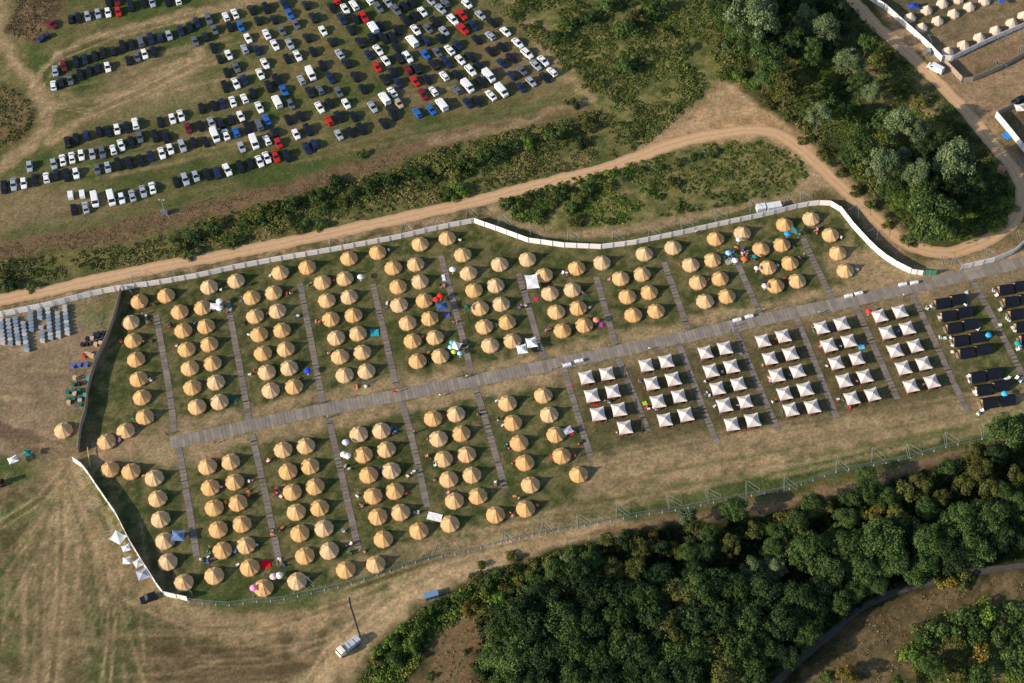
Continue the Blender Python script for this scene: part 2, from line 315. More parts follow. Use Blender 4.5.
# track along the south
TR = [(150, 597), (190, 611), (240, 622), (300, 618), (360, 600), (420, 580), (450, 565), (500, 553), (560, 542), (600, 534), (650, 522)]
stroke(off(TR, 0, 3), 6, STRAW, 3, .6, patch=.3)
TR2 = [(305, 700), (330, 665), (360, 635), (400, 600), (440, 580), (460, 567), (500, 552), (560, 541), (610, 530)]
for dx, ww, aa in ((-4, 2.2, .9), (5, 2.2, .9), (0, 9, .55)):
    stroke(off(TR2, dx, dx*.4), ww, STRAW*1.25, 1.8, aa, patch=.2)
stroke([(322, 596), (318, 620), (300, 650)], 4, STRAW, 3, .5)
stroke([(600, 533), (680, 518), (740, 512), (800, 500), (860, 484), (930, 462), (1000, 440), (1060, 425)], 2.6, C3((.22, .14, .085)), 1.2, .9)
# bottom scrub and wood floor
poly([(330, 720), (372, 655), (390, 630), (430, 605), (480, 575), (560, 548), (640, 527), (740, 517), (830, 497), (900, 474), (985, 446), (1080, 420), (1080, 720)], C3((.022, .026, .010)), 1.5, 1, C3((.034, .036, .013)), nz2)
poly([(430, 630), (462, 612), (490, 618), (498, 640), (470, 650), (482, 700), (410, 720), (395, 700), (430, 670)], C3((.19, .12, .065)), 2, 1, C3((.13, .10, .045)), nz2)
poly([(790, 700), (835, 640), (880, 610), (940, 585), (1060, 568), (1060, 600), (985, 605), (940, 615), (915, 640), (905, 700)], C3((.105, .08, .038)), 2, 1, C3((.15, .11, .058)), nz2)
poly([(905, 720), (905, 655), (930, 618), (985, 602), (1080, 600), (1080, 720)], C3((.09, .10, .03)), 2, 1, C3((.14, .10, .05)), nz2)
rs = random.Random(21)
def swathe(fn, n, x0, x1, wr, cols, ar, L=(60, 200)):
    for _ in range(n):
        a_ = rs.uniform(x0, x1); b_ = a_+rs.uniform(*L); t_ = rs.random(); m_ = (a_+b_)/2
        stroke([(a_, fn(a_, t_)), (m_, fn(m_, t_)), (b_, fn(b_, t_))], rs.uniform(*wr), rs.choice(cols), .7, rs.uniform(*ar), warp=0, patch=.5)
swathe(lambda x, t: 515-(x-600)*.20-max(0, x-800)*.03-t*(62-max(0, x-700)*.07), 90, 560, 980, (.5, 1.5), [STRAW*1.1, STRAW*.9, GREEN*1.3, STRAW*1.2], (.3, .6))
swathe(lambda x, t: 235-x*.21-t*60+max(0, 60-x)*.1, 45, -20, 420, (.6, 1.6), [STRAW*.9, GREEN*1.3, STRAW*.7], (.2, .45))
swathe(lambda x, t: 560-(x-300)*.16-t*26+12, 26, 300, 560, (.5, 1.3), [STRAW, GREEN*1.3], (.3, .5), (40, 120))
swathe(lambda x, t: 120-(x-60)*.24-t*45, 30, 60, 200, (.5, 1.4), [STRAW*1.1, STRAW*.8], (.3, .5), (30, 90))
swathe(lambda x, t: 450-t*100+math.sin(x*.1+t*9)*2, 30, -10, 40, (.5, 1.2), [STRAW*1.1, STRAW*.75], (.2, .4), (20, 50))
for _ in range(60):   # wheel ruts fanning out of the west gate
    a_ = rs.random(); e_ = (rs.uniform(-10, 150), rs.uniform(560, 690)); s0 = (62+rs.uniform(-6, 8), 466+rs.uniform(0, 14)); m_ = ((s0[0]*.6+e_[0]*.4)+rs.uniform(-4, 4)+8, s0[1]*.6+e_[1]*.4)
    stroke([s0, m_, e_], rs.uniform(.35, .8), rs.choice([STRAW*1.15, STRAW, GREEN*1.2]), .6, rs.uniform(.2, .45), warp=0, patch=.6)
for P_ in ([(64, 470), (78, 520), (96, 570), (130, 605), (190, 626), (260, 630), (320, 612), (380, 590)], [(60, 470), (62, 540), (58, 620), (50, 700)], [(66, 470), (40, 500), (0, 525), (-40, 540)], [(150, 612), (220, 640), (300, 650), (330, 640)], [(300, 700), (326, 655), (352, 628), (400, 590), (450, 566), (520, 548), (600, 532)], [(70, 470), (100, 540), (112, 620), (105, 700)], [(350, 590), (420, 566), (470, 552), (560, 536)], [(45, 104), (92, 112), (140, 92), (200, 62)], [(36, 88), (60, 56), (110, 36), (200, 14)]):
    for d_ in (-1.6, 1.6): stroke([(x_+d_*2.2, y_+d_*1.4) for x_, y_ in P_], .55, STRAW*1.35, .5, .65, warp=0, patch=.5)
    stroke(P_, 1.6, BROWN*.8, .8, .3, warp=0)
C = C*(.72+.56*nz2)[..., None]*(.85+.3*nz3)[..., None]*np.array([.95, .92, .92])*(1+(rng.random(GX.shape)-.5)*.3)[..., None]
gz = np.zeros_like(GX)
me = bpy.data.meshes.new('ground')
nv = n_x*n_y; me.vertices.add(nv)
me.vertices.foreach_set('co', np.stack([GX, GY, gz], -1).astype(np.float32).ravel())
ii = (np.arange(n_y-1)[:, None]*n_x+np.arange(n_x-1)[None, :]).ravel()
fc = np.stack([ii, ii+1, ii+1+n_x, ii+n_x], -1)
def fill_faces(me, fc):
    nf = len(fc); me.loops.add(nf*fc.shape[1]); me.polygons.add(nf)
    me.loops.foreach_set('vertex_index', fc.astype(np.int32).ravel())
    me.polygons.foreach_set('loop_start', (np.arange(nf)*fc.shape[1]).astype(np.int32))
    me.update(calc_edges=True); me.validate()
fill_faces(me, fc)
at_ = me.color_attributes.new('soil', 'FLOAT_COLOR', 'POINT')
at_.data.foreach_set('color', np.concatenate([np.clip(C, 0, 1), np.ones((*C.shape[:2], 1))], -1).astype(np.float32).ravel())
gm = bpy.data.materials.new('ground_soil'); gm.use_nodes = True; t = gm.node_tree; b = t.nodes['Principled BSDF']
b.inputs['Roughness'].default_value = .95; b.inputs['Specular IOR Level'].default_value = .1
a = t.nodes.new('ShaderNodeAttribute'); a.attribute_name = 'soil'; tc = t.nodes.new('ShaderNodeTexCoord')
n1 = t.nodes.new('ShaderNodeTexNoise'); n1.inputs['Scale'].default_value = 1.3; n1.inputs['Detail'].default_value = 6; n1.inputs['Roughness'].default_value = .75
t.links.new(tc.outputs['Object'], n1.inputs['Vector'])
mr = t.nodes.new('ShaderNodeMapRange'); mr.inputs['From Min'].default_value = .3; mr.inputs['From Max'].default_value = .7; mr.inputs['To Min'].default_value = .5; mr.inputs['To Max'].default_value = 1.5
t.links.new(n1.outputs[0], mr.inputs[0]); s1 = t.nodes.new('ShaderNodeVectorMath'); s1.operation = 'SCALE'
t.links.new(a.outputs['Color'], s1.inputs[0]); t.links.new(mr.outputs[0], s1.inputs['Scale'])
n2 = t.nodes.new('ShaderNodeTexNoise'); n2.inputs['Scale'].default_value = .45; n2.inputs['Detail'].default_value = 5; n2.inputs['Roughness'].default_value = .65; t.links.new(tc.outputs['Object'], n2.inputs['Vector'])
hr2 = t.nodes.new('ShaderNodeValToRGB'); hr2.color_ramp.elements[0].position = .36; hr2.color_ramp.elements[0].color = (.82, .92, .78, 1); hr2.color_ramp.elements[1].position = .62; hr2.color_ramp.elements[1].color = (1.15, 1.07, 1.04, 1)
t.links.new(n2.outputs[0], hr2.inputs[0]); m2 = t.nodes.new('ShaderNodeVectorMath'); m2.operation = 'MULTIPLY'; t.links.new(s1.outputs[0], m2.inputs[0]); t.links.new(hr2.outputs[0], m2.inputs[1]); t.links.new(m2.outputs[0], b.inputs['Base Color'])
bp = t.nodes.new('ShaderNodeBump'); bp.inputs['Strength'].default_value = .5; bp.inputs['Distance'].default_value = .12
t.links.new(n1.outputs[0], bp.inputs['Height']); t.links.new(bp.outputs[0], b.inputs['Normal'])
me.materials.append(gm)
tag(link('ground', me), 'dry grass meadow and stubble under the whole camp', kind='structure')

# ------------------------------------------------------------------ roads and paths
def resample(P, step):
    out = [P[0]]; acc = 0
    for a_, b_ in zip(P, P[1:]):
        L = math.dist(a_, b_); d = step-acc
        while d < L:
            out.append((a_[0]+(b_[0]-a_[0])*d/L, a_[1]+(b_[1]-a_[1])*d/L)); d += step
        acc = (acc+L) % step
    return out
def smooth(P, it=2):
    for _ in range(it):
        Q = [P[0]]
        for a_, b_ in zip(P, P[1:]):
            Q += [(a_[0]*.75+b_[0]*.25, a_[1]*.75+b_[1]*.25), (a_[0]*.25+b_[0]*.75, a_[1]*.25+b_[1]*.75)]
        P = Q+[P[-1]]
    return P
def ribbon(name, pts, width, z, m, rag=.35, wf=None):
    P = resample(smooth(W(pts), 3), .9); mb = MB(); vs = []; nn = 7
    for i, p in enumerate(P):
        q = P[min(i+1, len(P)-1)]; o_ = P[max(i-1, 0)]; dx, dy = q[0]-o_[0], q[1]-o_[1]; L = math.hypot(dx, dy) or 1
        nx_, ny_ = -dy/L, dx/L; ww = width*(wf(i/len(P)) if wf else 1)
        wl = ww/2+rag*(float(fbm(np.array(p[0]), np.array(p[1]), 2.5, 1))-.5)*2; wr = ww/2+rag*(float(fbm(np.array(p[0]), np.array(p[1]), 2.5, 5))-.5)*2
        for j in range(nn):
            s_ = -wl+(wl+wr)*j/(nn-1); vs.append((p[0]+nx_*s_, p[1]+ny_*s_, z))
    fs = [(i*nn+j, (i+1)*nn+j, (i+1)*nn+j+1, i*nn+j+1) for i in range(len(P)-1) for j in range(nn-1)]
    mb.add(vs, [f[::-1] for f in fs]); o = mb.build(name, m)
    tn = o.data.attributes.new('tone', 'FLOAT', 'POINT'); prof = [.76, .98, 1.12, .92, 1.12, .98, .76]
    tn.data.foreach_set('value', [prof[j] for i in range(len(P)) for j in range(nn)]); return o
dm = mat('dirt_track', (.53, .335, .18), .95, .08, .8, .1, attr='tone', bump=.3)
tag(ribbon('dirt_road', ROAD, 4.3, .02, dm, .6), 'light brown dirt road curving round the camp', kind='structure')
asph = mat('shaded_asphalt', (.075, .068, .06), .9, .2, .6, .2, attr='tone')  # grey base darkened: tree shade over the road is put into its colour
tag(ribbon('road', [(760, 700), (790, 668), (824, 640), (860, 607), (900, 590), (950, 576), (1000, 568), (1060, 562)], 1.9, .02, asph, .3), 'narrow grey road through the lower right wood', kind='structure')
def plates(name, pts, width, plate, m, z=.03, cross=1, jitter=.06):
    P = resample(smooth(W(pts), 2), plate); mb = MB(); tn = []
    for p, q in zip(P, P[1:]):
        an = math.atan2(q[1]-p[1], q[0]-p[0]); c = ((p[0]+q[0])/2, (p[1]+q[1])/2)
        for k_ in range(cross):
            o_ = (k_-(cross-1)/2)*width/cross; j_ = random.gauss(0, jitter)
            L = math.dist(p, q)
            mb.box((c[0]-math.sin(an)*(o_)+math.cos(an)*j_*0, c[1]+math.cos(an)*o_+j_, z/2+.02), (L-.05, width/cross-.04, z), an+random.gauss(0, .006))
            tn += [random.uniform(.82, 1.14)]*8
    o = mb.build(name, m); at2 = o.data.attributes.new('tone', 'FLOAT', 'POINT'); at2.data.foreach_set('value', tn); return o
pm = mat('track_plate', (.25, .21, .17), .85, .16, .5, .2, attr='tone')
pl = mat('lane_plate', (.20, .165, .135), .85, .16, .5, .2, attr='tone')
tag(plates('boardwalk', MAIN, 4.0, 1.0, pm, .05), 'wide grey plate boardwalk crossing the camp', kind='structure')
for l in UP+DN:
    tag(plates('path', l, 1.75, 1.2, pl, .04, jitter=.12), 'narrow grey plate path between the tents', kind='structure')

# ------------------------------------------------------------------ fences
white = mat('fence_white', (.88, .80, .76), .7, .10, 1.5); whitec = mat('fence_bright', (.74, .72, .68), .7, .05, 1.5); brownf = mat('fence_brown', (.34, .27, .20), .8, .12, 1.5); galv = mat('galvanised', (.36, .39, .38), .5, .1, 3, metal=.3)
green_p = mat('fence_green', (.05, .25, .14), .7, .1, 1.5)
def panel_mesh(L, h, m):
    mb = MB(); mb.box((0, 0, h/2+.05), (L-.06, .05, h-.1)); mb.box((0, 0, .06), (L, .08, .1)); mb.box((0, 0, h), (L-.04, .09, .06))
    return mb.mesh('fence_panel', m)
def post_mesh(h, m): mb = MB(); mb.box((0, 0, h/2), (.09, .09, h)); mb.box((0, 0, .08), (.5, .25, .16)); return mb.mesh('fence_post', m)
def fence(pts, L, h, m, name, label, cat='fence', special=None):
    P = resample(W(pts), L); E_ = W(pts)[-1]; P = P+[E_] if math.dist(P[-1], E_) > .4 else P; me_ = panel_mesh(L, h, m); pmh = post_mesh(h+.1, galv)
    root = empty(name); root.location = (*P[0], 0); tag(root, label, cat)
    for i, (p, q) in enumerate(zip(P, P[1:])):
        an = math.atan2(q[1]-p[1], q[0]-p[0]); o = bpy.data.objects.new('panel', me_); COL.objects.link(o); o.parent = root
        o.location = ((p[0]+q[0])/2-P[0][0], (p[1]+q[1])/2-P[0][1], random.uniform(0, .04)); o.rotation_euler = (0, 0, an+random.gauss(0, .01)); o.scale = (math.dist(p, q)/L, 1, 1)
        g = bpy.data.objects.new('post', pmh); COL.objects.link(g); g.parent = root; g.location = (p[0]-P[0][0]-math.sin(an)*-.1, p[1]-P[0][1]-math.cos(an)*.1, 0); g.rotation_euler = (0, 0, an)
        if special and i in special:
            o.data = panel_mesh(L, h, special[i]); 
    return root
fence(FA[:5], 3.5, 2.4, white, 'white_fence', 'pale panel fence beside the dirt road at the west yard')
fence(FA[4:13], 3.5, 2.2, white, 'white_fence', 'pale panel fence running along the dirt road to its sharp bend')
fence(FA[12:25], 3.5, 2.2, white, 'white_fence', 'pale panel fence curving behind the upper tents')
fence(FA[24:30], 3.5, 2.5, whitec, 'white_fence', 'bright white panel fence along the dirt road at the north east corner')
fence([(923.6, 275.2), (936, 275.2)], 1.75, 2.2, green_p, 'green_fence_banner', 'short green fence section beside the dirt road bend')
fence(FA[31:], 3.5, 2.2, white, 'white_fence', 'pale panel fence between the wood and the boardwalk at right')
fence([(910, 273.7), (923, 275.5)], 1.75, 2.2, whitec, 'white_fence', 'short white fence panels left of the green fence section')
fence(FB, 3.5, 2.5, brownf, 'brown_fence', 'brownish fence dividing the west yard from the tents')
fence(FC, 3.5, 2.4, whitec, 'white_fence', 'bright white fence curving down the south west side of the camp')
fence([(866, -2), (884, 9), (927, 47), (941, 61.5)], 3.5, 2.4, whitec, 'white_fence', 'bright white fence running down beside the van at top right')
fence([(941, 60), (952, 60.5)], 3.0, 2.2, whitec, 'white_fence', 'very short white fence at the corner of the top right camp')
fence([(952, 60.5), (985, 44), (1024, 27), (1060, 10)], 3.5, 2.2, white, 'white_fence', 'pale fence below the cream tents at top right')
fence([(944, 64), (961, 81.5)], 3.5, 2.2, brownf, 'brown_fence', 'short brownish fence right of the white van')
fence([(961, 83), (971, 82), (995, 72), (1024, 56), (1060, 38)], 3.5, 2.2, brownf, 'brown_fence', 'brownish fence along the bare yard at top right')
fence([(995, 117), (1010, 135), (1026, 155)], 3.5, 2.6, whitec, 'white_fence', 'bright white fence beside blue tarpaulin at the right edge')
fence([(996, 116), (1014, 107)], 3.5, 2.2, brownf, 'brown_fence', 'short brownish fence next to the parked dark car')
# galvanised mesh fence
def mesh_panel(L, h, name='mesh_panel', wires=True):
    mb = MB(); r = .022 if wires else .032
    for x in (-L/2+.05, L/2-.05): mb.tube((x, 0, .05), (x, 0, h), r, 5)
    for z in (.15, h): mb.tube((-L/2+.05, 0, z), (L/2-.05, 0, z), r, 5)
    if wires:
        for i in range(1, 12): mb.box((-L/2+L*i/12, 0, h/2), (.012, .01, h-.2))
        for i in range(1, 5): mb.box((0, 0, .15+(h-.15)*i/5), (L-.1, .01, .012))
    return mb.mesh(name, galv)
mpm = mesh_panel(3.4, 2.0)
P = resample(W(FD), 3.45); root = empty('mesh_fence'); root.location = (*P[0], 0); tag(root, 'long galvanised mesh fence along the southern edge of the camp', 'fence')
fb = MB().box((0, 0, .08), (.55, .22, .14), 0).mesh('fence_foot', mat('concrete', (.45, .44, .42), .9, .1, 4))
for p, q in zip(P, P[1:]):
    an = math.atan2(q[1]-p[1], q[0]-p[0]); o = link('panel', mpm, root); o.location = ((p[0]+q[0])/2-P[0][0], (p[1]+q[1])/2-P[0][1], 0); o.rotation_euler = (0, 0, an)
    g = link('foot', fb, root); g.location = (p[0]-P[0][0], p[1]-P[0][1], 0); g.rotation_euler = (0, 0, an+1.57)
# braces: two mesh panels forming a wedge against the fence
def brace_proto():
    root = empty('fence_brace'); p1 = mesh_panel(3.4, 2.0, 'brace_panel', False)
    a_ = link('panel', p1, root); a_.location = (0.35, 1.65, 0); a_.rotation_euler = (0, 0, math.radians(78))
    b_ = link('panel', p1, root); b_.location = (2.2, 1.65, 0); b_.rotation_euler = (0, 0, math.radians(-52))
    return root
BR1 = Z(400, 402, T5, [(710, 683), (905, 650), (515, 740)])+Z(600, 402, T5, [(352, 555), (552, 520), (745, 480), (935, 462)])+Z(824, 402, T5, [(430, 290), (618, 232), (805, 185), (240, 310)])+[(253, 601), (294, 596), (432, 557), (300, 590), (616, 520), (835, 474)]
BR2 = Z(400, 134, T5, [(335, 440), (160, 480), (500, 475), (665, 525), (850, 555), (0, 515)])+Z(600, 134, T5, [(60, 565), (245, 535), (415, 500), (590, 455), (765, 405)])+[(84, 306), (120, 298), (55, 312), (20, 316), (783, 208), (800, 205), (330, 249), (165, 281), (131, 286), (943, 267), (950, 270), (985, 262), (1019, 244)]
BR3 = [(87, 410), (92, 378), (104, 342), (112, 322), (995, 72), (1019, 57), (997, 44), (74, 475), (90, 500), (108, 525), (847, 214), (866, 236), (179, 600), (931, 47)]
bp_ = brace_proto(); first = True
def ang_of(x): return 0
allb = sorted([(x, y, 'mesh') for x, y in BR1])
for grp, lst, txt in (('braces along the mesh fence', sorted(BR1), 'along the southern mesh fence'), ('braces behind the pale fence', sorted(BR2), 'behind the pale northern fence'), ('braces at the side fences', sorted(BR3), 'at the west and right hand side fences')):
    for i, (x, y) in enumerate(lst):
        o = bp_ if first else dup(bp_); first = False
        o.location = (*at(x, y), 0)
        o.rotation_euler = (0, 0, 0.15+random.gauss(0, .12)+(math.pi*.62 if lst[i] in BR3[:4] else (-2.0 if lst[i] in BR3[7:10] else (-.9 if lst[i] in BR3[10:12] else 0))))
        o.scale = (1.1, 1.1, 1)
        tag(o, f'triangular brace, {od(i+1)} from the left {txt}', 'fence brace', grp)
# ------------------------------------------------------------------ BELL TENTS
canA = [mat('canvas_tan', (.56, .325, .138), .85, .13, .9, .1), mat('canvas_pale', (.56, .37, .20), .85, .13, .9, .1), mat('canvas_mid', (.56, .35, .168), .85, .13, .9, .1)]
canW = [mat('wall_tan', (.50, .31, .15), .85, .05, 1.5, .1), mat('wall_pale', (.53, .38, .23), .85, .05, 1.5, .1)]
dark_in = mat('tent_inside', (.16, .09, .045), .9, .1, 2)
def bell_mesh(seed):
    rr = random.Random(seed); n = 10; mb = MB(); ph = rr.random()
    prof = [(2.55, .72), (1.9, 1.12), (1.2, 1.75), (.55, 2.42), (.10, 2.95)]; vs = []
    off_ = [rr.gauss(0, .04) for _ in range(2*n)]
    for r_, z_ in prof:
        for i in range(2*n):
            a_ = math.pi*i/n+ph; q = r_*(1.0 if i % 2 == 0 else .965)+off_[i]*r_/2.5; zz = z_-(0 if i % 2 == 0 else .05*min(1, r_))
            vs.append((q*math.cos(a_), q*math.sin(a_), zz))
    m_ = 2*n; fs = [(j*m_+i, j*m_+(i+1) % m_, (j+1)*m_+(i+1) % m_, (j+1)*m_+i) for j in range(4) for i in range(m_)]; fs.append(tuple(range(4*m_, 5*m_)))
    mb.add(vs, fs); return mb, ph
TP = []
for s_ in range(6):
    mb, ph = bell_mesh(s_); roof = mb.mesh('tent_roof', canA[0])
    wl = MB(); n = 20; vs = []
    for r_, z_ in ((2.42, 0), (2.5, .72)):
        for i in range(n): a_ = 2*math.pi*i/n+ph; q = r_*(1 if i % 2 == 0 else .965); vs.append((q*math.cos(a_), q*math.sin(a_), z_))
    wl.add(vs, [(i, (i+1) % n, n+(i+1) % n, n+i) for i in range(n)]); wall = wl.mesh('tent_wall', canW[0])
    dr = MB(); dr.box((2.47, 0, .34), (.12, .8, .66)); door = dr.mesh('tent_door', canW[1])
    cp = MB().lathe([(.16, 2.86), (.12, 3.0), (.03, 3.12)], 8).mesh('tent_cap', canW[0])
    TP.append((roof, wall, door, cp))
bell = []
bell += Z(0, 268, T5, [(710, 172), (848, 142), (668, 278), (918, 225), (680, 370), (935, 320), (695, 467), (953, 416), (708, 567), (970, 512), (725, 660), (982, 610)])
bell += Z(0, 402, T5, [(740, 78), (642, 148), (545, 203), (325, 145), (562, 345), (670, 355), (788, 388), (805, 493), (820, 598)])+[(197.5, 407)]
bell += Z(200, 268, T5, [(48, 98), (185, 67), (15, 203), (32, 298), (48, 390), (65, 487), (82, 583), (100, 683), (265, 152), (375, 127), (282, 247), (395, 220), (303, 340), (418, 318), (322, 436), (437, 415), (342, 532), (455, 510), (362, 625), (480, 605), (410, 25), (548, -2), (625, 75), (738, 55), (648, 167), (760, 148), (668, 262), (782, 242), (695, 357), (805, 335), (715, 453), (828, 430), (738, 547), (848, 527), (1015, 190)])
bell += [(349.2, 258.6), (378, 252.7), (393.3, 268), (398.3, 287)]
bell += Z(400, 134, T5, [(103, 562), (242, 532), (320, 617), (80, 665), (508, 665), (650, 640), (900, 685)])+[(602, 263)]
bell += Z(400, 268, T5, [(102, 70), (125, 167), (152, 258), (40, 282), (178, 355), (65, 373), (205, 450), (90, 475), (350, 27), (378, 115), (487, 90), (408, 207), (515, 185), (430, 300), (545, 277), (460, 395), (572, 372), (735, 38), (765, 130), (797, 225), (828, 320), (878, 112), (907, 205), (938, 292), (730, 650)])
bell += Z(600, 268, T5, [(105, 55), (213, 33), (140, 147), (250, 125), (170, 240), (285, 220), (498, 75), (610, 55), (535, 170), (645, 145)])
bell += [(644.2, 254), (673, 247.8), (715.4, 239), (742.3, 233.5), (712.3, 260.2), (690.7, 265)]
bell += Z(740, 190, 6.827, [(302, 238), (483, 198), (615, 308), (665, 432), (717, 553), (283, 375), (143, 405), (338, 500), (190, 530), (388, 622), (240, 655)])
bell += Z(200, 402, T5, [(40, 330), (157, 305), (55, 437), (178, 408), (75, 540), (195, 515), (95, 650), (215, 622), (425, 245), (540, 225), (450, 355), (562, 328), (472, 460), (587, 432), (492, 562), (610, 540), (510, 670), (632, 645), (810, 165), (925, 147), (833, 270), (950, 243), (860, 373), (975, 350), (883, 480), (993, 455), (908, 585), (1022, 563)])
bell += Z(400, 402, T5, [(170, 85), (285, 62), (197, 188), (312, 162), (223, 292), (340, 268), (248, 395), (367, 373), (278, 505), (397, 480), (97, 657), (255, 622), (487, 575), (640, 545), (575, 107), (607, 210), (637, 310), (665, 423), (760, 65), (793, 167), (823, 275), (910, 370), (548, 8)])
bell += Z(200, 500, 6.827, [(155, 345), (100, 518), (317, 310), (342, 462), (437, 600), (665, 555), (718, 382), (883, 347)])+[(346, 570), (376, 564.5), (383.5, 539.3), (165.2, 541), (168.1, 562.2), (184.2, 582.8)]
# de-duplicate
B2 = []
for p in bell:
    if all(math.dist(p, q) > 9 for q in B2): B2.append(p)
bell = B2
def block_of(x, y, lanes): return sum(1 for l in lanes if lane_x(l, y) < x)
def columns(pts, lanes):
    g = {}
    for p in pts: g.setdefault(block_of(p[0], p[1], lanes), []).append(p)
    res = {}
    for k_, ps in g.items():
        u = {p: p[0]-(lane_x(lanes[min(max(k_-1, 0), len(lanes)-1)], p[1])) for p in ps}
        s_ = sorted(u.values()); best = max(zip([b_-a_ for a_, b_ in zip(s_, s_[1:])]+[0], s_), default=(0, 0)) if len(s_) > 2 else (0, 0)
        two = best[0] > 6
        for side in (0, 1):
            L = sorted([p for p in ps if (u[p] > best[1]+1e-6) == bool(side)] if two else (ps if side == 0 else []), key=lambda p: p[1])
            for i, p in enumerate(L): res[p] = (k_, ('left ' if side == 0 else 'right ') if two else '', i+1)
    return res
def tent_labels(pts, lanes, where, noun):
    out = {}
    for p, (b_, c_, i) in columns(pts, lanes).items(): out[p] = f'{od(i)} down the {c_}column of the {od(b_+1)} block {where}'
    return out
spec = {(63.8, 430.5): 'alone in the bare west yard outside the fence'}
upl = [p for p in bell if p[1] < main_y(p[0]) and p[0] > 66]; dnl = [p for p in bell if p[1] >= main_y(p[0]) and p[0] > 66]
TL = {**tent_labels(upl, UP, 'above the boardwalk', ''), **tent_labels(dnl, DN[:7], 'below the boardwalk', '')}
cols = columns(bell, UP)
def make_bell(p, lab, group, sc=1.0, pale=None):
    k_ = random.randrange(6); ci = random.choices([0, 1, 2], [5, 3, 4])[0] if pale is None else pale
    root = empty('bell_tent'); x, y = at(p[0], p[1]+1.0); root.location = (x, y, 0)
    rz = (math.pi if 'left' in lab else 0)+random.gauss(0, .25)
    if 'left' not in lab and 'right' not in lab: rz = random.choice([0, -1.2])
    root.rotation_euler = (0, 0, rz+0); root.scale = (sc, sc, sc*random.uniform(.96, 1.04))
    for nm, me_ in zip(('roof', 'wall', 'door', 'cap'), TP[k_]):
        o = bpy.data.objects.new(nm, me_); COL.objects.link(o); o.parent = root
        s_ = o.material_slots[0]; s_.link = 'OBJECT'; s_.material = canA[ci] if nm == 'roof' else canW[1 if ci == 1 else 0]
    tag(root, f"{['tan', 'pale', 'golden'][ci]} bell tent, {lab}", 'tent', group); return root
for p in bell: make_bell(p, TL.get(p, spec.get((round(p[0], 1), round(p[1], 1)), 'alone in the bare west yard outside the fence')), 'bell tents of the main camp', 1.0)
# small cream tents top right
cream = mat('canvas_cream', (.58, .46, .35), .85, .05, 1.5, .1)
SM = Z(884, 0, 7.264, [(188, 130), (307, 76), (422, 28), (272, 202), (387, 153), (502, 102), (617, 52), (728, 8), (535, -5), (460, 378), (573, 330), (690, 275), (808, 224), (925, 170), (1010, 117)])
front = sorted([p for p in SM if p[1] > 60/7.264+(p[0]-884)*0 and p in SM[9:]]); back = sorted([p for p in SM if p in SM[:9]])
mb = MB(); mb.lathe([(2.0, .55), (1.35, 1.25), (.7, 2.0), (.08, 2.75)], 8, ph=.2); smr = mb.mesh('roof', cream); mb = MB(); mb.lathe([(1.95, 0), (2.0, .55)], 8, ph=.2); smw = mb.mesh('wall', cream)
mb = MB(); mb.add([(2.03, -.5, 0), (2.03, .5, 0), (1.55, 0, 1.2)], [(0, 1, 2)]); smd = mb.mesh('door', canW[1])
for lst, txt in ((front, 'along the pale fence at top right'), (back, 'in the upper rows at top right')):
    for i, p in enumerate(lst):
        root = empty('cone_tent'); root.location = (*at(p[0], p[1]+1), 0); root.rotation_euler = (0, 0, random.random()*6)
        for nm, me_ in (('roof', smr), ('wall', smw), ('door', smd)): link(nm, me_, root)
        tag(root, f'small cream cone tent, {od(i+1)} from the left {txt}', 'tent', 'cone tents at top right')
# ------------------------------------------------------------------ SQUARE CANOPY TENTS
canv = mat('canopy_white', (.70, .60, .53), .8, .04, 1.5, .1); wood = mat('pod_wood', (.17, .065, .035), .7, .2, 3); pole_m = mat('pole_wood', (.30, .15, .07), .7, .2, 3)
def canopy(Wx, Wy, zc, za, N=10):
    vs = []; 
    for j in range(N+1):
        for i in range(N+1):
            u, v = i/N*2-1, j/N*2-1; d = max(abs(u), abs(v))
            pin = .09
            x = u*Wx/2*(1-pin*(1-v*v)*abs(u)); y = v*Wy/2*(1-pin*(1-u*u)*abs(v))
            e = (1-d); z = zc+(za-zc)*(e**1.35)+.22*min(abs(u), abs(v))**2*d - .10
            vs.append((x, y, z))
    fs = [(j*(N+1)+i, j*(N+1)+i+1, (j+1)*(N+1)+i+1, (j+1)*(N+1)+i) for j in range(N) for i in range(N)]
    mb = MB(); mb.add(vs, fs); return mb
sq_roof = canopy(3.85, 4.25, 1.8, 2.85).mesh('canopy', canv)
mb = MB()
for i in range(9):
    a_ = math.pi*i/8-math.pi; x = 1.5*math.cos(a_); y = -1.45+.55*math.sin(a_)
vs = [(-1.4, 1.5), (-1.4, -1.2), (-1.0, -1.55), (0, -1.75), (1.0, -1.55), (1.4, -1.2), (1.4, 1.5)]; m_ = len(vs)
mb.add([(x, y, .02) for x, y in vs]+[(x, y, 1.3) for x, y in vs], [(i, (i+1) % m_, m_+(i+1) % m_, m_+i) for i in range(m_)]+[tuple(range(m_, 2*m_))]); sq_wall = mb.mesh('wall', wood)
sq_poles = MB().tube((0, 0, 0), (0, 0, 1.85), .05).mesh('pole', pole_m)
mb = MB(); mb.add([(-.4, -1.80, .02), (.4, -1.80, .02), (.4, -1.80, 1.2), (-.4, -1.80, 1.2)], [(0, 1, 2, 3)]); sq_door = mb.mesh('door', dark_in)
sq = Z(560, 340, 6.827, [(180, 250), (320, 225), (218, 375), (360, 345), (260, 500), (402, 470), (443, 592), (588, 167), (725, 140), (627, 292), (772, 262), (668, 415), (812, 378), (715, 540), (858, 505)])
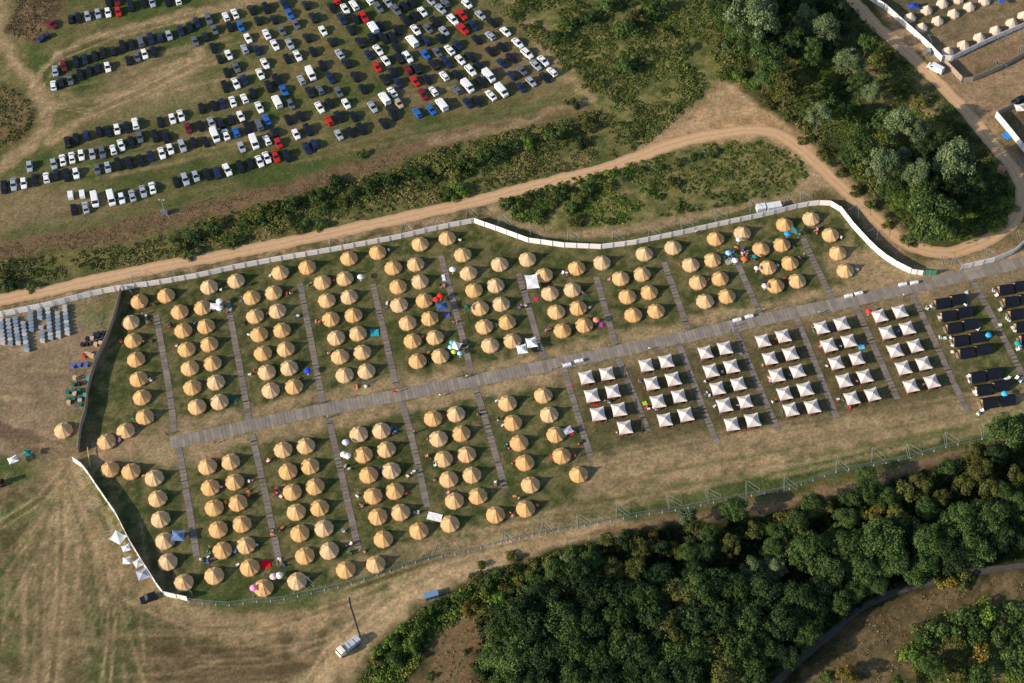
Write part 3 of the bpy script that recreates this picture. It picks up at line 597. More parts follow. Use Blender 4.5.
sq += Z(700, 310, 6.827, [(37, 285), (170, 255), (75, 410), (215, 380), (120, 530), (262, 500), (167, 645), (308, 620), (430, 205), (568, 173), (478, 325), (618, 293), (525, 440), (665, 413), (577, 565), (718, 535), (620, 675), (768, 655)])+[(731.9, 423.5), (752.7, 419.5)]
sq += Z(824, 268, T5, [(90, 280), (127, 368), (167, 458), (208, 548), (247, 640), (283, 240), (387, 218), (322, 325), (425, 303), (362, 417), (465, 393), (405, 505), (508, 483), (443, 597), (550, 575), (62, 480), (103, 570), (142, 660), (25, 390), (-12, 300)])
SL = tent_labels(sq, [DN[6], DN[7], DN[8], DN[9], DN[12]], 'below the boardwalk', '')
for p in sq:
    root = empty('canopy_tent'); root.location = (*at(p[0], p[1]+.5, 1.9), 0); s_ = random.uniform(.96, 1.03); root.scale = (s_, s_, 1)
    root.rotation_euler = (0, 0, math.radians(12+(p[0]-700)*.012)+random.gauss(0, .02))
    link('canopy', sq_roof, root); link('wall', sq_wall, root); link('door', sq_door, root)
    for sx in (-1, 1):
        for sy in (-1, 1): o = link('pole', sq_poles, root); o.location = (sx*1.78, sy*1.95, 0)
    tag(root, f'white peaked canopy tent, {SL[p]}', 'tent', 'white canopy tents')
# lantern poles
for i, (x, y) in enumerate(Z(560, 340, 6.827, [(440, 250), (558, 610)])+Z(824, 268, T5, [(560, 410), (648, 590)])+Z(560, 340, 6.827, [(715, 60)])):
    o = MB().tube((0, 0, 0), (0, 0, 4.5), .06).tube((0, 0, 4.5), (.4, 0, 4.6), .04).lathe([(.15, 0), (.12, .1)], 6).build('lantern_pole', pole_m)
    o.location = (*at(x, y), 0); tag(o, f'thin brown pole, {od(i+1)} from the front of the canopy tent rows', 'pole', 'thin brown poles')
# ------------------------------------------------------------------ A-FRAME HUTS
roof_m = mat('hut_roof', (.009, .012, .022), .8, .25, 2, .15); hutw = mat('hut_wood', (.36, .23, .115), .7, .2, 3)
mb = MB(); L, hw, hr, he = 4.15, 1.75, 2.5, .35; th = .07
for sgn in (-1, 1):
    v = [(-L/2, sgn*hw, he), (L/2, sgn*hw, he), (L/2, sgn*.0, hr), (-L/2, sgn*.0, hr)]; v2 = [(x, y+sgn*th, z+th) for x, y, z in v[:2]]+[(x, 0, z+th) for x, y, z in v[2:]]
    mb.add(v+v2, [(0, 1, 2, 3), (4, 5, 6, 7), (0, 1, 5, 4), (1, 2, 6, 5), (3, 0, 4, 7)])
mb.box((0, 0, hr+.08), (L, .16, .06), 0); hroof = mb.mesh('roof', roof_m)
def gable(x): 
    m2 = MB(); q = [(-hw+.06, .02), (hw-.06, .02), (hw-.06, he), (0, hr-.05), (-hw+.06, he)]
    m2.add([(x-.05, a_, b_) for a_, b_ in q]+[(x+.05, a_, b_) for a_, b_ in q], [(4, 3, 2, 1, 0), (5, 6, 7, 8, 9)]+[(i, (i+1) % 5, 5+(i+1) % 5, 5+i) for i in range(5)]); return m2
hg1 = gable(-L/2+.45).mesh('front_wall', hutw); hg2 = gable(L/2-.3).mesh('back_wall', hutw)
mb = MB(); mb.box((-L/2+.38, 0, .85), (.04, .8, 1.6)); hdoor = mb.mesh('door', dark_in)
deckm = MB().box((-L/2-.35, 0, .09), (.6, 2.2, .14)).mesh('deck', mat('deck_wood', (.34, .27, .19), .8, .2, 2))
HT = [Z(900, 270, 8.226, [(345, 268), (478, 235)]), Z(900, 270, 8.226, [(395, 372), (530, 340)]), Z(900, 270, 8.226, [(443, 470), (578, 440)]), Z(900, 270, 8.226, [(497, 575), (632, 545)]), Z(900, 340, 8.226, [(545, 100), (682, 72)]), Z(900, 340, 8.226, [(638, 298), (770, 270)]), Z(900, 340, 8.226, [(683, 405), (828, 372)]), Z(900, 340, 8.226, [(733, 510), (882, 490)])]
HR = [Z(900, 270, 8.226, [(868, 155), (995, 126)]), Z(900, 270, 8.226, [(912, 255), (1045, 228)]), Z(900, 270, 8.226, [(958, 358), (1090, 330)]), Z(900, 270, 8.226, [(1005, 460)]), Z(900, 270, 8.226, [(1048, 562)])]
for rows, txt in ((HT, 'main hut block'), (HR, 'rightmost hut block')):
    for ri, row in enumerate(rows):
        for ci, p in enumerate(row):
            root = empty('a_frame_hut'); root.location = (*at(p[0], p[1]-.6, 1.2), 0); root.rotation_euler = (0, 0, math.radians(10.5)+random.gauss(0, .015))
            for nm, me_ in (('roof', hroof), ('front_wall', hg1), ('back_wall', hg2), ('door', hdoor), ('deck', deckm)): link(nm, me_, root)
            tag(root, f"dark roofed wooden hut, {'left' if ci==0 else 'right'} one of the {od(ri+1)} pair down in the {txt}", 'hut', 'dark roofed sleeping huts')
# white lounge chairs by the huts
wp = mat('white_plastic', (.8, .8, .78), .5, .03, 3)
def chair_parts():
    root = empty('lounge_chair')
    MB().box((0, 0, .32), (.75, .75, .14)).build('seat', wp, root); MB().box((.34, 0, .62), (.12, .75, .5)).build('backrest', wp, root)
    for sx in (-.3, .3):
        for sy in (-.3, .3): MB().tube((sx, sy, 0), (sx, sy, .27), .03).build('leg', wp, root)
    return root
cp0 = chair_parts(); firstc = True
CH = Z(900, 270, 8.226, [(222, 312), (258, 295), (548, 188), (328, 388), (415, 552), (368, 556), (332, 552), (430, 615), (540, 280), (637, 482), (428, 670), (768, 165), (790, 205), (820, 325), (880, 395), (898, 410), (925, 470), (945, 495), (985, 640), (965, 650)])+Z(900, 340, 8.226, [(560, 295), (575, 340), (612, 425), (632, 445), (670, 575), (643, 603), (870, 318), (895, 305), (958, 308), (985, 335)])
for i, p in enumerate(sorted(CH, key=lambda q: q[1])):
    o = cp0 if firstc else dup(cp0); firstc = False
    o.location = (*at(p[0], p[1]+1), 0); o.rotation_euler = (0, 0, random.random()*6); o.scale = (1.15, 1.15, 1.0)
    tag(o, f'white lounge chair beside the dark huts, {od(i+1)} counted from the top', 'chair', 'white chairs by the huts')
# ------------------------------------------------------------------ VEHICLES
CC = {'w': ('white', (.80, .80, .78)), 's': ('silver', (.34, .37, .42)), 'g': ('grey', (.11, .12, .14)), 'k': ('black', (.008, .009, .014)), 'n': ('navy', (.012, .022, .07)), 'b': ('blue', (.02, .12, .42)), 'r': ('red', (.50, .015, .012)), 'm': ('maroon', (.16, .012, .02)), 't': ('beige', (.45, .36, .27))}
paintm = {k_: mat('car_'+v[0], v[1], .28 if k_ != 'w' else .35, .03, 1, .5) for k_, v in CC.items()}
glass = mat('car_glass', (.012, .015, .02), .12, .02, 1, .6); tyre = mat('tyre', (.02, .02, .02), .9, .1, 3)
def loft(st):   # st: (x, zb, zt, hw)
    mb = MB(); vs = []
    for x, zb, zt, hw_ in st:
        vs += [(x, -hw_*.96, zb), (x, hw_*.96, zb), (x, hw_, zb+(zt-zb)*.55), (x, hw_*.93, zt-.03), (x, hw_*.6, zt+.01), (x, -hw_*.6, zt+.01), (x, -hw_*.93, zt-.03), (x, -hw_, zb+(zt-zb)*.55)]
    n = 8; fs = [(j*n+i, (j+1)*n+i, (j+1)*n+(i+1) % n, j*n+(i+1) % n) for j in range(len(st)-1) for i in range(n)]
    fs += [tuple(range(n)), tuple(range((len(st)-1)*n, len(st)*n))[::-1]]; mb.add(vs, fs); return mb
def car_meshes(kind):
    if kind == 'saloon': st = [(-2.25, .35, .62, .62), (-2.1, .25, .74, .82), (-1.2, .22, .92, .9), (0, .22, .96, .91), (1.5, .22, .98, .9), (2.1, .25, .93, .85), (2.25, .35, .8, .66)]; cb = (-1.05, 1.75, -.25, 1.0, 1.42); 
    elif kind == 'hatchback': st = [(-2.0, .35, .66, .62), (-1.85, .25, .78, .82), (-1.05, .22, .95, .88), (0, .22, .99, .89), (1.6, .22, 1.0, .88), (1.95, .3, .92, .8)]; cb = (-.95, 1.85, -.2, 1.4, 1.48)
    elif kind == 'estate': st = [(-2.3, .38, .72, .68), (-2.15, .28, .86, .88), (-1.2, .25, 1.02, .93), (0, .25, 1.05, .94), (2.0, .25, 1.06, .93), (2.3, .35, .95, .84)]; cb = (-1.0, 2.2, -.3, 1.85, 1.66)
    else: st = [(-2.6, .4, .85, .8), (-2.45, .3, 1.1, .96), (-1.9, .28, 1.25, 1.0), (2.5, .28, 1.25, 1.0), (2.6, .35, 1.2, .96)]; cb = (-1.95, 2.58, -1.3, 2.5, 2.1)
    mb = loft(st); x0, x1, x2, x3, zr = cb; zb = max(s_[2] for s_ in st)-.02; hb = .86*st[3][3]/.91; hr_ = hb*.82 if kind != 'van' else hb*.96
    B = [(x0, -hb, zb), (x1, -hb, zb), (x1, hb, zb), (x0, hb, zb)]; T = [(x2, -hr_, zr), (x3, -hr_, zr), (x3, hr_, zr), (x2, hr_, zr)]
    T2 = [(x2+.12, -hr_*.8, zr+.05), (x3-.12, -hr_*.8, zr+.05), (x3-.12, hr_*.8, zr+.05), (x2+.12, hr_*.8, zr+.05)]
    mb.add(B+T+T2, [(0, 1, 5, 4), (1, 2, 6, 5), (2, 3, 7, 6), (3, 0, 4, 7), (4, 5, 9, 8), (5, 6, 10, 9), (6, 7, 11, 10), (7, 4, 8, 11), (8, 9, 10, 11)])
    for sy in (-1, 1):
        for xx in (st[1][0]+.25, ): mb.box((xx+1.05, sy*(hb+.14), zb+.08), (.14, .18, .12))
    def pane(q, a_, b_, c_, d_, off_):
        q = [Vector(p_) for p_ in q]; n_ = (q[1]-q[0]).cross(q[3]-q[0]).normalized()*off_
        f = lambda u, v: q[0].lerp(q[1], u).lerp(q[3].lerp(q[2], u), v)+n_
        m3 = MB(); m3.add([f(a_, c_), f(b_, c_), f(b_, d_), f(a_, d_)], [(0, 1, 2, 3)]); return m3
    ws = pane([B[3], B[0], T[0], T[3]], .04, .96, .05, .93, .012).mesh('windscreen', glass)
    rw = pane([B[1], B[2], T[2], T[1]], .07, .93, .12 if kind != 'van' else .5, .88, .012).mesh('rear_window', glass)
    e_ = .97 if kind != 'van' else .3
    s1_ = pane([B[0], B[1], T[1], T[0]], .06, e_-.03, .12, .88, .012).mesh('side_window', glass); s2_ = pane([B[2], B[3], T[3], T[2]], 1-e_+.03, .94, .12, .88, .012).mesh('side_window', glass)
    return mb.mesh('car_body', paintm['w']), ws, rw, s1_, s2_, st[1][0]+.62, st[-2][0]-.62, st[2][3]
CM = {k_: car_meshes(k_) for k_ in ('saloon', 'hatchback', 'estate', 'van')}
whm = MB().tube((0, -.1, 0), (0, .1, 0), .32, 10).mesh('wheel', tyre)
hlm = MB().box((0, 0, 0), (.08, .3, .12)).mesh('headlight', mat('lamp_glass', (.6, .6, .62), .2, .02, 1))
def make_car(x, y, head, ck, kind, label, group, cat=None, z=0, name=None):
    root = empty(name or ('parked_van' if kind == 'van' else 'parked_car')); root.location = (x, y, z); root.rotation_euler = (0, 0, head); root.scale = (1.02, 1.02, 1.02)
    bd, ws, rw, s1_, s2_, xf, xr, hw_ = CM[kind]
    o = link('body', bd, root); o.material_slots[0].link = 'OBJECT'; o.material_slots[0].material = paintm[ck]
    link('windscreen', ws, root); link('rear_window', rw, root); link('side_window', s1_, root); link('side_window', s2_, root)
    for xx in (xf, xr):
        for sy in (-1, 1): g = link('wheel', whm, root); g.location = (xx, sy*(hw_-.08), .32)
    for sy in (-1, 1): g = link('headlight', hlm, root); g.location = (xf-.62, sy*.55, .66)
    tag(root, label, cat or ('van' if kind == 'van' else 'car'), group); return root
K = []
K += Z(0, 0, T5, [(553, 8, 'k'), (597, 0, 'm'), (668, 30, 'k'), (728, 12, 'k'), (775, 8, 's'), (855, 8, 'k'), (908, 0, 'w'), (362, 95, 'k'), (400, 88, 'k'), (447, 80, 's'), (500, 67, 's'), (551, 62, 'w'), (603, 57, 'r'), (282, 358, 's'), (325, 333, 'm'), (388, 315, 'k'), (433, 300, 'n'), (483, 283, 'k'), (524, 265, 'k'), (577, 258, 'k'), (625, 235, 'k'), (670, 223, 'k'), (718, 210, 'g'), (768, 197, 'n'), (817, 190, 'n'), (862, 178, 's'), (920, 155, 'n'), (967, 138, 'k'), (1003, 112, 'n'), (273, 433, 'w'), (313, 418, 'k'), (358, 402, 'g'), (408, 378, 'k'), (455, 362, 'k'), (498, 347, 'k'), (549, 340, 'w'), (655, 305, 'k'), (700, 288, 'g'), (737, 273, 'w'), (785, 262, 'k'), (995, 208, 'g'), (440, 688, 'n'), (505, 670, 'k'), (552, 666, 'k'), (597, 656, 'w'), (647, 645, 'k'), (690, 628, 'w'), (817, 620, 'k'), (879, 603, 'w'), (922, 587, 'w'), (958, 650, 'm'), (713, 695, 'g'), (790, 692, 'k'), (388, 705, 'k')])
K += Z(0, 134, T5, [(345, 40, 'k'), (845, 15, 'k'), (22, 270, 'k'), (70, 255, 's'), (122, 248, 'w'), (178, 233, 'k'), (237, 220, 'w'), (288, 208, 'k'), (340, 208, 'k'), (388, 198, 'w'), (152, 163, 's'), (275, 150, 's'), (320, 130, 'w'), (367, 118, 'w'), (415, 105, 'w'), (471, 100, 's'), (523, 92, 'g'), (577, 78, 'w'), (618, 55, 'w'), (670, 40, 'k'), (930, 60, 's'), (985, 42, 'k'), (497, 177, 'g'), (550, 167, 's'), (602, 152, 'k'), (658, 143, 'k'), (716, 132, 'k'), (768, 110, 'n'), (825, 95, 'w'), (868, 75, 'w'), (377, 383, 'k'), (437, 372, 's'), (484, 335, 'w', 'van'), (568, 328, 'w', 'van'), (620, 325, 'w'), (675, 312, 's'), (730, 290, 's'), (777, 272, 'w'), (898, 243, 'k'), (945, 230, 's'), (998, 213, 's')])
K += Z(200, 134, T5, [(30, 38, 'k'), (213, 65, 's'), (277, 42, 'w', 'van'), (342, 30, 'w'), (400, 45, 'r'), (545, 70, 'n'), (583, 50, 'n'), (35, 203, 'k'), (88, 195, 'n'), (140, 182, 'w'), (205, 165, 'k'), (257, 148, 'k'), (304, 137, 'w'), (341, 118, 'w'), (386, 112, 'r'), (443, 110, 'k')])
K += Z(200, 0, T5, [(45, 95, 'g'), (133, 83, 'w'), (178, 68, 'w'), (262, 48, 'k'), (337, 40, 'k'), (430, 18, 'n'), (457, 68, 'b'), (540, 25, 'k'), (578, 88, 'k'), (490, 122, 'g'), (673, 38, 'k'), (697, 0, 'r'), (740, 43, 'w'), (785, 25, 'w'), (910, 38, 'g'), (865, 0, 'w'), (955, 8, 's'), (1000, 50, 'g'), (75, 150, 'g'), (152, 135, 'k'), (207, 133, 'b'), (295, 103, 'k'), (378, 97, 'k'), (418, 155, 'g'), (30, 185, 'k'), (245, 193, 'w'), (340, 172, 'w'), (382, 227, 'w'), (458, 222, 's'), (545, 190, 'k'), (627, 155, 'w'), (670, 212, 'k'), (725, 97, 'n'), (793, 97, 'k'), (835, 85, 'r'), (768, 150, 'k'), (882, 140, 'w', 'van'), (918, 130, 'k'), (1005, 150, 'k'), (815, 215, 'k'), (877, 190, 'k'), (935, 195, 'k'), (980, 190, 'k'), (68, 243, 'k'), (228, 248, 's'), (290, 255, 'n'), (147, 278, 'w'), (100, 297, 'k'), (445, 297, 'k'), (498, 282, 'w'), (575, 262, 'k'), (712, 273, 's'), (860, 278, 'n'), (908, 253, 'w'), (1003, 243, 'k'), (185, 340, 'g'), (332, 322, 'w'), (137, 368, 'k'), (308, 375, 'w'), (623, 330, 'k'), (745, 322, 'k'), (903, 340, 'r'), (947, 308, 'w'), (1013, 295, 'k'), (228, 405, 'n'), (183, 423, 'w'), (128, 440, 'k'), (390, 405, 'k'), (352, 440, 'k'), (428, 458, 'b'), (565, 377, 'w', 'van'), (517, 405, 's'), (665, 395, 'n'), (790, 388, 'k'), (940, 403, 'k'), (985, 365, 'k'), (1010, 420, 'n'), (268, 473, 'k'), (227, 500, 'w'), (167, 515, 'w'), (115, 525, 'n'), (70, 537, 'k'), (8, 550, 'k'), (560, 468, 'k'), (612, 457, 'g'), (708, 468, 'g'), (830, 452, 'k'), (980, 467, 'w'), (940, 502, 'w', 'van'), (303, 545, 'w'), (393, 518, 'w', 'van'), (463, 530, 'g'), (610, 545, 'w'), (660, 525, 'k'), (745, 527, 'w'), (880, 543, 's'), (985, 585, 'k'), (935, 625, 'k'), (1013, 525, 't'), (208, 590, 'w'), (157, 608, 'k'), (107, 625, 'k'), (60, 625, 's'), (2, 640, 'k'), (340, 608, 'b'), (242, 645, 'k'), (302, 635, 'g'), (450, 608, 'k'), (513, 590, 'k'), (657, 613, 'r'), (707, 592, 'k'), (783, 592, 'k'), (77, 690, 'w', 'van'), (132, 683, 'w'), (185, 672, 'b'), (378, 672, 'k'), (490, 682, 'w'), (550, 660, 'k'), (708, 685, 's'), (768, 672, 'k'), (820, 655, 'k'), (972, 560, 'k')])
K += Z(400, 0, T5, [(22, 30, 'k'), (62, 12, 'k'), (155, 0, 's'), (232, 12, 'g'), (342, 18, 'w'), (115, 58, 'w'), (207, 43, 's'), (315, 75, 'r'), (410, 75, 's'), (470, 113, 'k'), (270, 100, 'w'), (322, 147, 'r'), (373, 127, 'n'), (30, 103, 'k'), (75, 80, 'k'), (178, 110, 'k'), (80, 150, 'w'), (143, 145, 'g'), (225, 157, 's'), (538, 160, 'w'), (460, 180, 's'), (390, 200, 'k'), (62, 210, 'w', 'van'), (132, 208, 'n'), (205, 195, 'k'), (293, 228, 'n'), (600, 217, 'w'), (253, 252, 'w'), (520, 238, 'k'), (460, 260, 'k'), (190, 265, 'g'), (130, 275, 'b'), (648, 272, 'w'), (40, 290, 'w'), (355, 287, 'k'), (307, 303, 'w'), (568, 293, 'k'), (240, 317, 'n', 'estate'), (520, 320, 'n'), (172, 327, 'k'), (730, 308, 'w'), (692, 330, 's'), (403, 335, 'k'), (40, 353, 'm'), (83, 350, 'k'), (360, 358, 'w'), (622, 357, 'g'), (775, 365, 'w'), (293, 382, 'k'), (225, 385, 'w'), (570, 382, 'n'), (740, 393, 'k'), (453, 387, 'w', 'van'), (77, 413, 'r'), (137, 403, 'k'), (415, 417, 'k'), (345, 440, 'w', 'van'), (668, 415, 's'), (290, 455, 'g'), (617, 443, 'n'), (170, 463, 'w'), (518, 462, 'w', 'van'), (118, 480, 'm'), (463, 483, 'w'), (345, 522, 'n'), (395, 513, 'k'), (212, 533, 'w', 'van'), (160, 558, 'b'), (88, 573, 'b')])
V = sorted(p[1]+.27*p[0] for p in K); vmax = V[-1]
rows = {}
for i, p in enumerate(K): rows.setdefault(int((vmax-(p[1]+.27*p[0]))/11.5), []).append(i)
RL = {}
for r_i, (rk, idx) in enumerate(sorted(rows.items())):
    for j, i in enumerate(sorted(idx, key=lambda q: K[q][0])): RL[i] = (r_i+1, j+1)
for i, p in enumerate(K):
    sl_ = .25+.0011*p[0]+.0010*max(0, p[0]-300)*(110-p[1])/100+random.gauss(0, .035)
    kind = p[3] if len(p) > 3 else random.Random(i).choices(['saloon', 'hatchback', 'estate'], [3, 5, 2])[0]
    x, y = at(p[0], p[1]+.9, .4)
    # nose points down the picture: world direction (sl, -1/sE)
    h = math.atan2(-1/sE, sl_)+math.pi; 
    if random.Random(i*3).random() < .22: h += math.pi
    r_, j_ = RL[i]; nm = 'van' if kind == 'van' else kind
    make_car(x, y, h, p[2], kind, f'{CC[p[2]][0]} {nm} parked {od(j_)} from left in {od(r_)} slanting row above the lower edge', 'cars parked on the meadow')
# single vehicles
make_car(*at(52, 26), 2.5+math.pi*.0, 'm', 'hatchback', 'dark red hatchback parked alone beside the dry scrub at top left', None)
make_car(*at(44, 39), .75, 'n', 'saloon', 'navy saloon alone at the tip of the dry scrub patch', None)
make_car(*at(149.5, 599), math.radians(22), 'k', 'estate', 'black estate car outside the south west corner of the white fence', None)
make_car(*at(1018, 102), math.radians(28), 'k', 'estate', 'black car beside the small white enclosure at the right edge', None)
make_car(*at(934.8, 70), math.radians(-38)+0, 'w', 'van', 'white van parked alone on the dirt road outside the top right fence', None)
# box trailers in the park
trm = paintm['w']
def trailer(x, y, rz, label):
    root = empty('box_trailer'); root.location = (x, y, 0); root.rotation_euler = (0, 0, rz)
    mb = MB().box((0, 0, 1.0), (2.6, 1.5, 1.2)); mb.box((0, 0, 1.63), (2.5, 1.4, .06)); mb.build('box', trm, root); MB().box((1.7, 0, .45), (1.0, .1, .08)).build('drawbar', galv, root)
    for sy in (-1, 1): g = link('wheel', whm, root); g.location = (0, sy*.82, .32)
    tag(root, label, 'trailer')
trailer(*at(71.2, 197.5), 1.8, 'small white box trailer behind a black car in the lower left car row'); trailer(*at(82.8, 196.5), 1.8, 'small pale box trailer behind a silver car in the lower left car row')
# flatbed truck
root = empty('flatbed_truck'); root.location = (*at(349, 648), 0); root.rotation_euler = (0, 0, math.radians(42)); tbm = mat('truck_cream', (.72, .66, .5), .5, .05, 2)
mb = loft([(-3.4, .5, 1.6, .95), (-3.2, .45, 2.1, 1.05), (-2.6, .45, 2.45, 1.1), (-1.7, .45, 2.5, 1.1), (-1.6, .5, 2.4, 1.08)]); mb.build('cab', tbm, root)
MB().box((-3.25, 0, 1.95), (.1, 1.8, .6), 0).build('windscreen', glass, root)
MB().box((1.0, 0, .85), (5.0, 2.2, .25)).build('flatbed', mat('truck_deck', (.25, .26, .27), .7, .15, 2), root)
for i in range(3): MB().box((-.6+i*1.55, 0, 1.5), (1.35, 1.9, 1.05), taper=.96).build('load', mat('grey_crate', (.45, .47, .5), .7, .15, 2), root)
for xx in (-2.6, 1.6, 2.6):
    for sy in (-1, 1): g = link('wheel', whm, root); g.location = (xx, sy*.95, .45); g.scale = (1.4, 1.2, 1.4)
tag(root, 'cream cabbed flatbed truck loaded with grey crates on the lower track', 'truck')
cb_ = MB(); Pc = W([(348.6, 597), (350, 606), (353, 615), (357, 628), (360, 637)])
for a_, b_ in zip(Pc, Pc[1:]): cb_.tube((*a_, .06), (*b_, .06), .10)
tag(cb_.build('cable', tyre), 'dark thick cable lying across the lower track to the truck', 'cable')
# blue skip
root = empty('blue_container'); root.location = (*at(431.5, 596.5), 0); root.rotation_euler = (0, 0, math.radians(18)); blu = mat('blue_steel', (.07, .15, .28), .5, .15, 2)
mb = MB(); mb.box((0, 0, .75), (3.6, 1.7, 1.3)); [mb.box((x, 0, .75), (.1, 1.78, 1.34)) for x in (-1.5, -.5, .5, 1.5)]; mb.build('shell', blu, root); MB().box((0, 0, 1.44), (3.5, 1.6, .05), 0).build('lid', mat('blue_lid', (.15, .25, .38), .5, .1, 2), root)
tag(root, 'blue steel container at the edge of the weeds by the lower track', 'container')
# storage boxes behind fence
for x, y, L_, lb in ((760.5, 210, 2.6, 'square pale grey storage box behind the upper fence'), (773.5, 208.5, 4.2, 'long pale grey storage box behind the upper fence')):
    root = empty('storage_box'); root.location = (*at(x, y), 0); root.rotation_euler = (0, 0, math.radians(12)); MB().box((0, 0, .9), (L_, 2.0, 1.8)).build('box', mat('pale_steel', (.55, .58, .6), .5, .1, 2), root); MB().box((0, 0, 1.83), (L_+.08, 2.08, .06)).box((0, 0, 1.88), (.06, 2.0, .05)).build('lid', mat('pale_lid', (.68, .7, .72), .5, .1, 2), root); tag(root, lb, 'box')
# red brown shed
root = empty('shed'); root.location = (*at(1000.8, 172), 0); root.rotation_euler = (0, 0, -.5); MB().box((0, 0, .9), (2.0, 1.8, 1.8)).build('wall', mat('shed_wood', (.3, .17, .12), .8, .2, 2), root)
mb = MB(); mb.add([(-1.15, -1.05, 1.8), (1.15, -1.05, 1.8), (1.15, 0, 2.4), (-1.15, 0, 2.4), (1.15, 1.05, 1.8), (-1.15, 1.05, 1.8)], [(0, 1, 2, 3), (3, 2, 4, 5), (0, 3, 5), (1, 4, 2)]); mb.build('roof', mat('shed_roof', (.42, .17, .12), .8, .2, 2), root)
tag(root, 'tiny shed with a red brown roof beside the dirt road bend', 'shed')
# lighting tower
root = empty('lighting_tower'); root.location = (*at(165, 214), 0)
MB().box((0, 0, .9), (1.8, 1.2, 1.1)).box((0, 0, 1.5), (1.9, 1.3, .1)).build('generator_body', mat('grey_steel', (.12, .14, .16), .6, .2, 2), root)
MB().tube((0, 0, 1.5), (0, 0, 6.5), .10).tube((-.9, 0, 6.4), (.9, 0, 6.4), .05).build('mast', galv, root)
for sx in (-.7, .7): MB().box((sx, -.1, 6.6), (.35, .2, .25)).build('lamp', mat('lamp_glass', (.6, .6, .62)), root)
for a_ in (.7, 2.4, 3.9, 5.5): MB().tube((0, 0, .5), (2.3*math.cos(a_), 2.3*math.sin(a_), .05), .05).build('outrigger', galv, root)
tag(root, 'grey lighting tower with outriggers on the dry belt below the car park', 'lighting tower')
root = empty('generator'); root.location = (*at(928, 53), 0); MB().box((0, 0, .8), (1.5, 2.0, 1.2)).build('housing', mat('grey_steel', (.12, .14, .16)), root); MB().tube((.3, .4, 1.3), (.3, .4, 2.0), .08).build('exhaust', galv, root); MB().box((0, 0, 1.43), (1.2, 1.6, .06)).build('lid', galv, root); tag(root, 'dark grey generator outside the white fence at top right', 'generator')
# orange loader at the left edge
root = empty('wheel_loader'); root.location = (*at(-1, 485), 0); orm = mat('orange_paint', (.65, .25, .02), .5, .05, 2); root.rotation_euler = (0, 0, .3)
MB().box((-.8, 0, 1.1), (2.6, 1.5, .9), taper=.9).build('body', orm, root); MB().box((.3, 0, 2.1), (1.2, 1.3, 1.3), taper=.9).build('cab', glass, root); MB().box((.3, 0, 2.8), (1.2, 1.2, .08)).build('cab_roof', orm, root)
for xx in (-1.4, .9):
    for sy in (-1, 1): g = link('wheel', whm, root); g.location = (xx, sy*.85, .6); g.scale = (1.9, 1.6, 1.9)
tag(root, 'orange loader at the left edge of the field', 'loader')
# ------------------------------------------------------------------ crates and bins in the west yard
crm = [mat('crate_steel', (.30, .33, .36), .6, .2, 2), mat('crate_blue', (.19, .25, .31), .6, .2, 2), mat('crate_pale', (.42, .43, .43), .6, .15, 2)]
def crate_mesh(m):
    mb = MB(); mb.box((0, 0, .42), (1.25, .86, .8)); mb2 = MB(); mb2.box((0, 0, .86), (1.3, .9, .07)); mb2.box((0, 0, .92), (1.1, .08, .05)); return mb.mesh('crate_body', m), mb2.mesh('crate_lid', m)
CRM = [crate_mesh(m) for m in crm]; ri = 0
for (x, y0, y1, dx) in [(5, 237, 465, 22), (68, 240, 470, 25), (128, 228, 462, 30), (195, 265, 525, 38), (262, 178, 352, 8), (337, 160, 250, 6), (352, 305, 330, 0), (360, 352, 445, 4), (405, 145, 425, 30), (490, 180, 410, 10), (550, 125, 385, 28)]:
    ri += 1; n = max(1, round((y1-y0)/31))
    for i in range(n):
        f = (i+.5)/n; px, py = (x+dx*f)/8.533, 290+(y0+(y1-y0)*f)/8.533; k_ = random.choices([0, 1, 2], [4, 4, 2])[0]
        root = empty('storage_crate'); root.location = (*at(px+.5, py+1.3), 0); root.rotation_euler = (0, 0, -.10+random.gauss(0, .04)); root.scale = (1.05, 1.0, random.uniform(.9, 1.15))
        link('crate_body', CRM[k_][0], root); link('lid', CRM[k_][1], root)
        tag(root, f"{['grey', 'blue grey', 'pale'][k_]} storage crate, {od(i+1)} from the top in the {od(ri)} row from the left", 'crate', 'storage crates in the west yard')
binm = [mat('bin_dark', (.02, .018, .03), .6, .1, 2), mat('bin_tan', (.55, .38, .24), .7, .1, 2), mat('bin_green', (.015, .13, .10), .6, .15, 2), mat('bin_teal', (.03, .35, .33), .6, .1, 2), mat('bin_red', (.5, .03, .03), .6, .1, 2), mat('bin_blue', (.08, .13, .4), .6, .1, 2)]
BN = Z(0, 290, 8.533, [(708, 468, 0), (745, 462, 0), (822, 434, 0), (860, 455, 1), (750, 418, 0), (790, 418, 1), (815, 382, 0), (848, 375, 0), (887, 370, 0), (838, 400, 0), (878, 408, 0), (785, 455, 0), (820, 465, 1)])+Z(40, 330, 8.533, [(290, 465, 2), (335, 460, 0), (243, 530, 2), (287, 525, 2), (337, 515, 2), (245, 592, 2), (292, 590, 2), (343, 580, 2), (300, 412, 1), (388, 562, 3), (348, 640, 2), (400, 208, 1), (425, 215, 1), (450, 225, 1), (382, 222, 4), (285, 310, 5), (340, 300, 5), (400, 300, 5), (415, 420, 3), (300, 545, 1), (250, 620, 1), (345, 605, 1)])
bm_ = []
for m in binm:
    mb = MB().box((0, 0, .55), (.62, .62, 1.0), taper=1.15); m2 = MB().box((0, 0, 1.09), (.76, .78, .07)); bm_.append((mb.mesh('bin_body', m), m2.mesh('bin_lid', m)))
BN.sort(key=lambda p: p[1]); nmc = ['black', 'tan', 'dark green', 'teal', 'red', 'blue']; cnt = {}
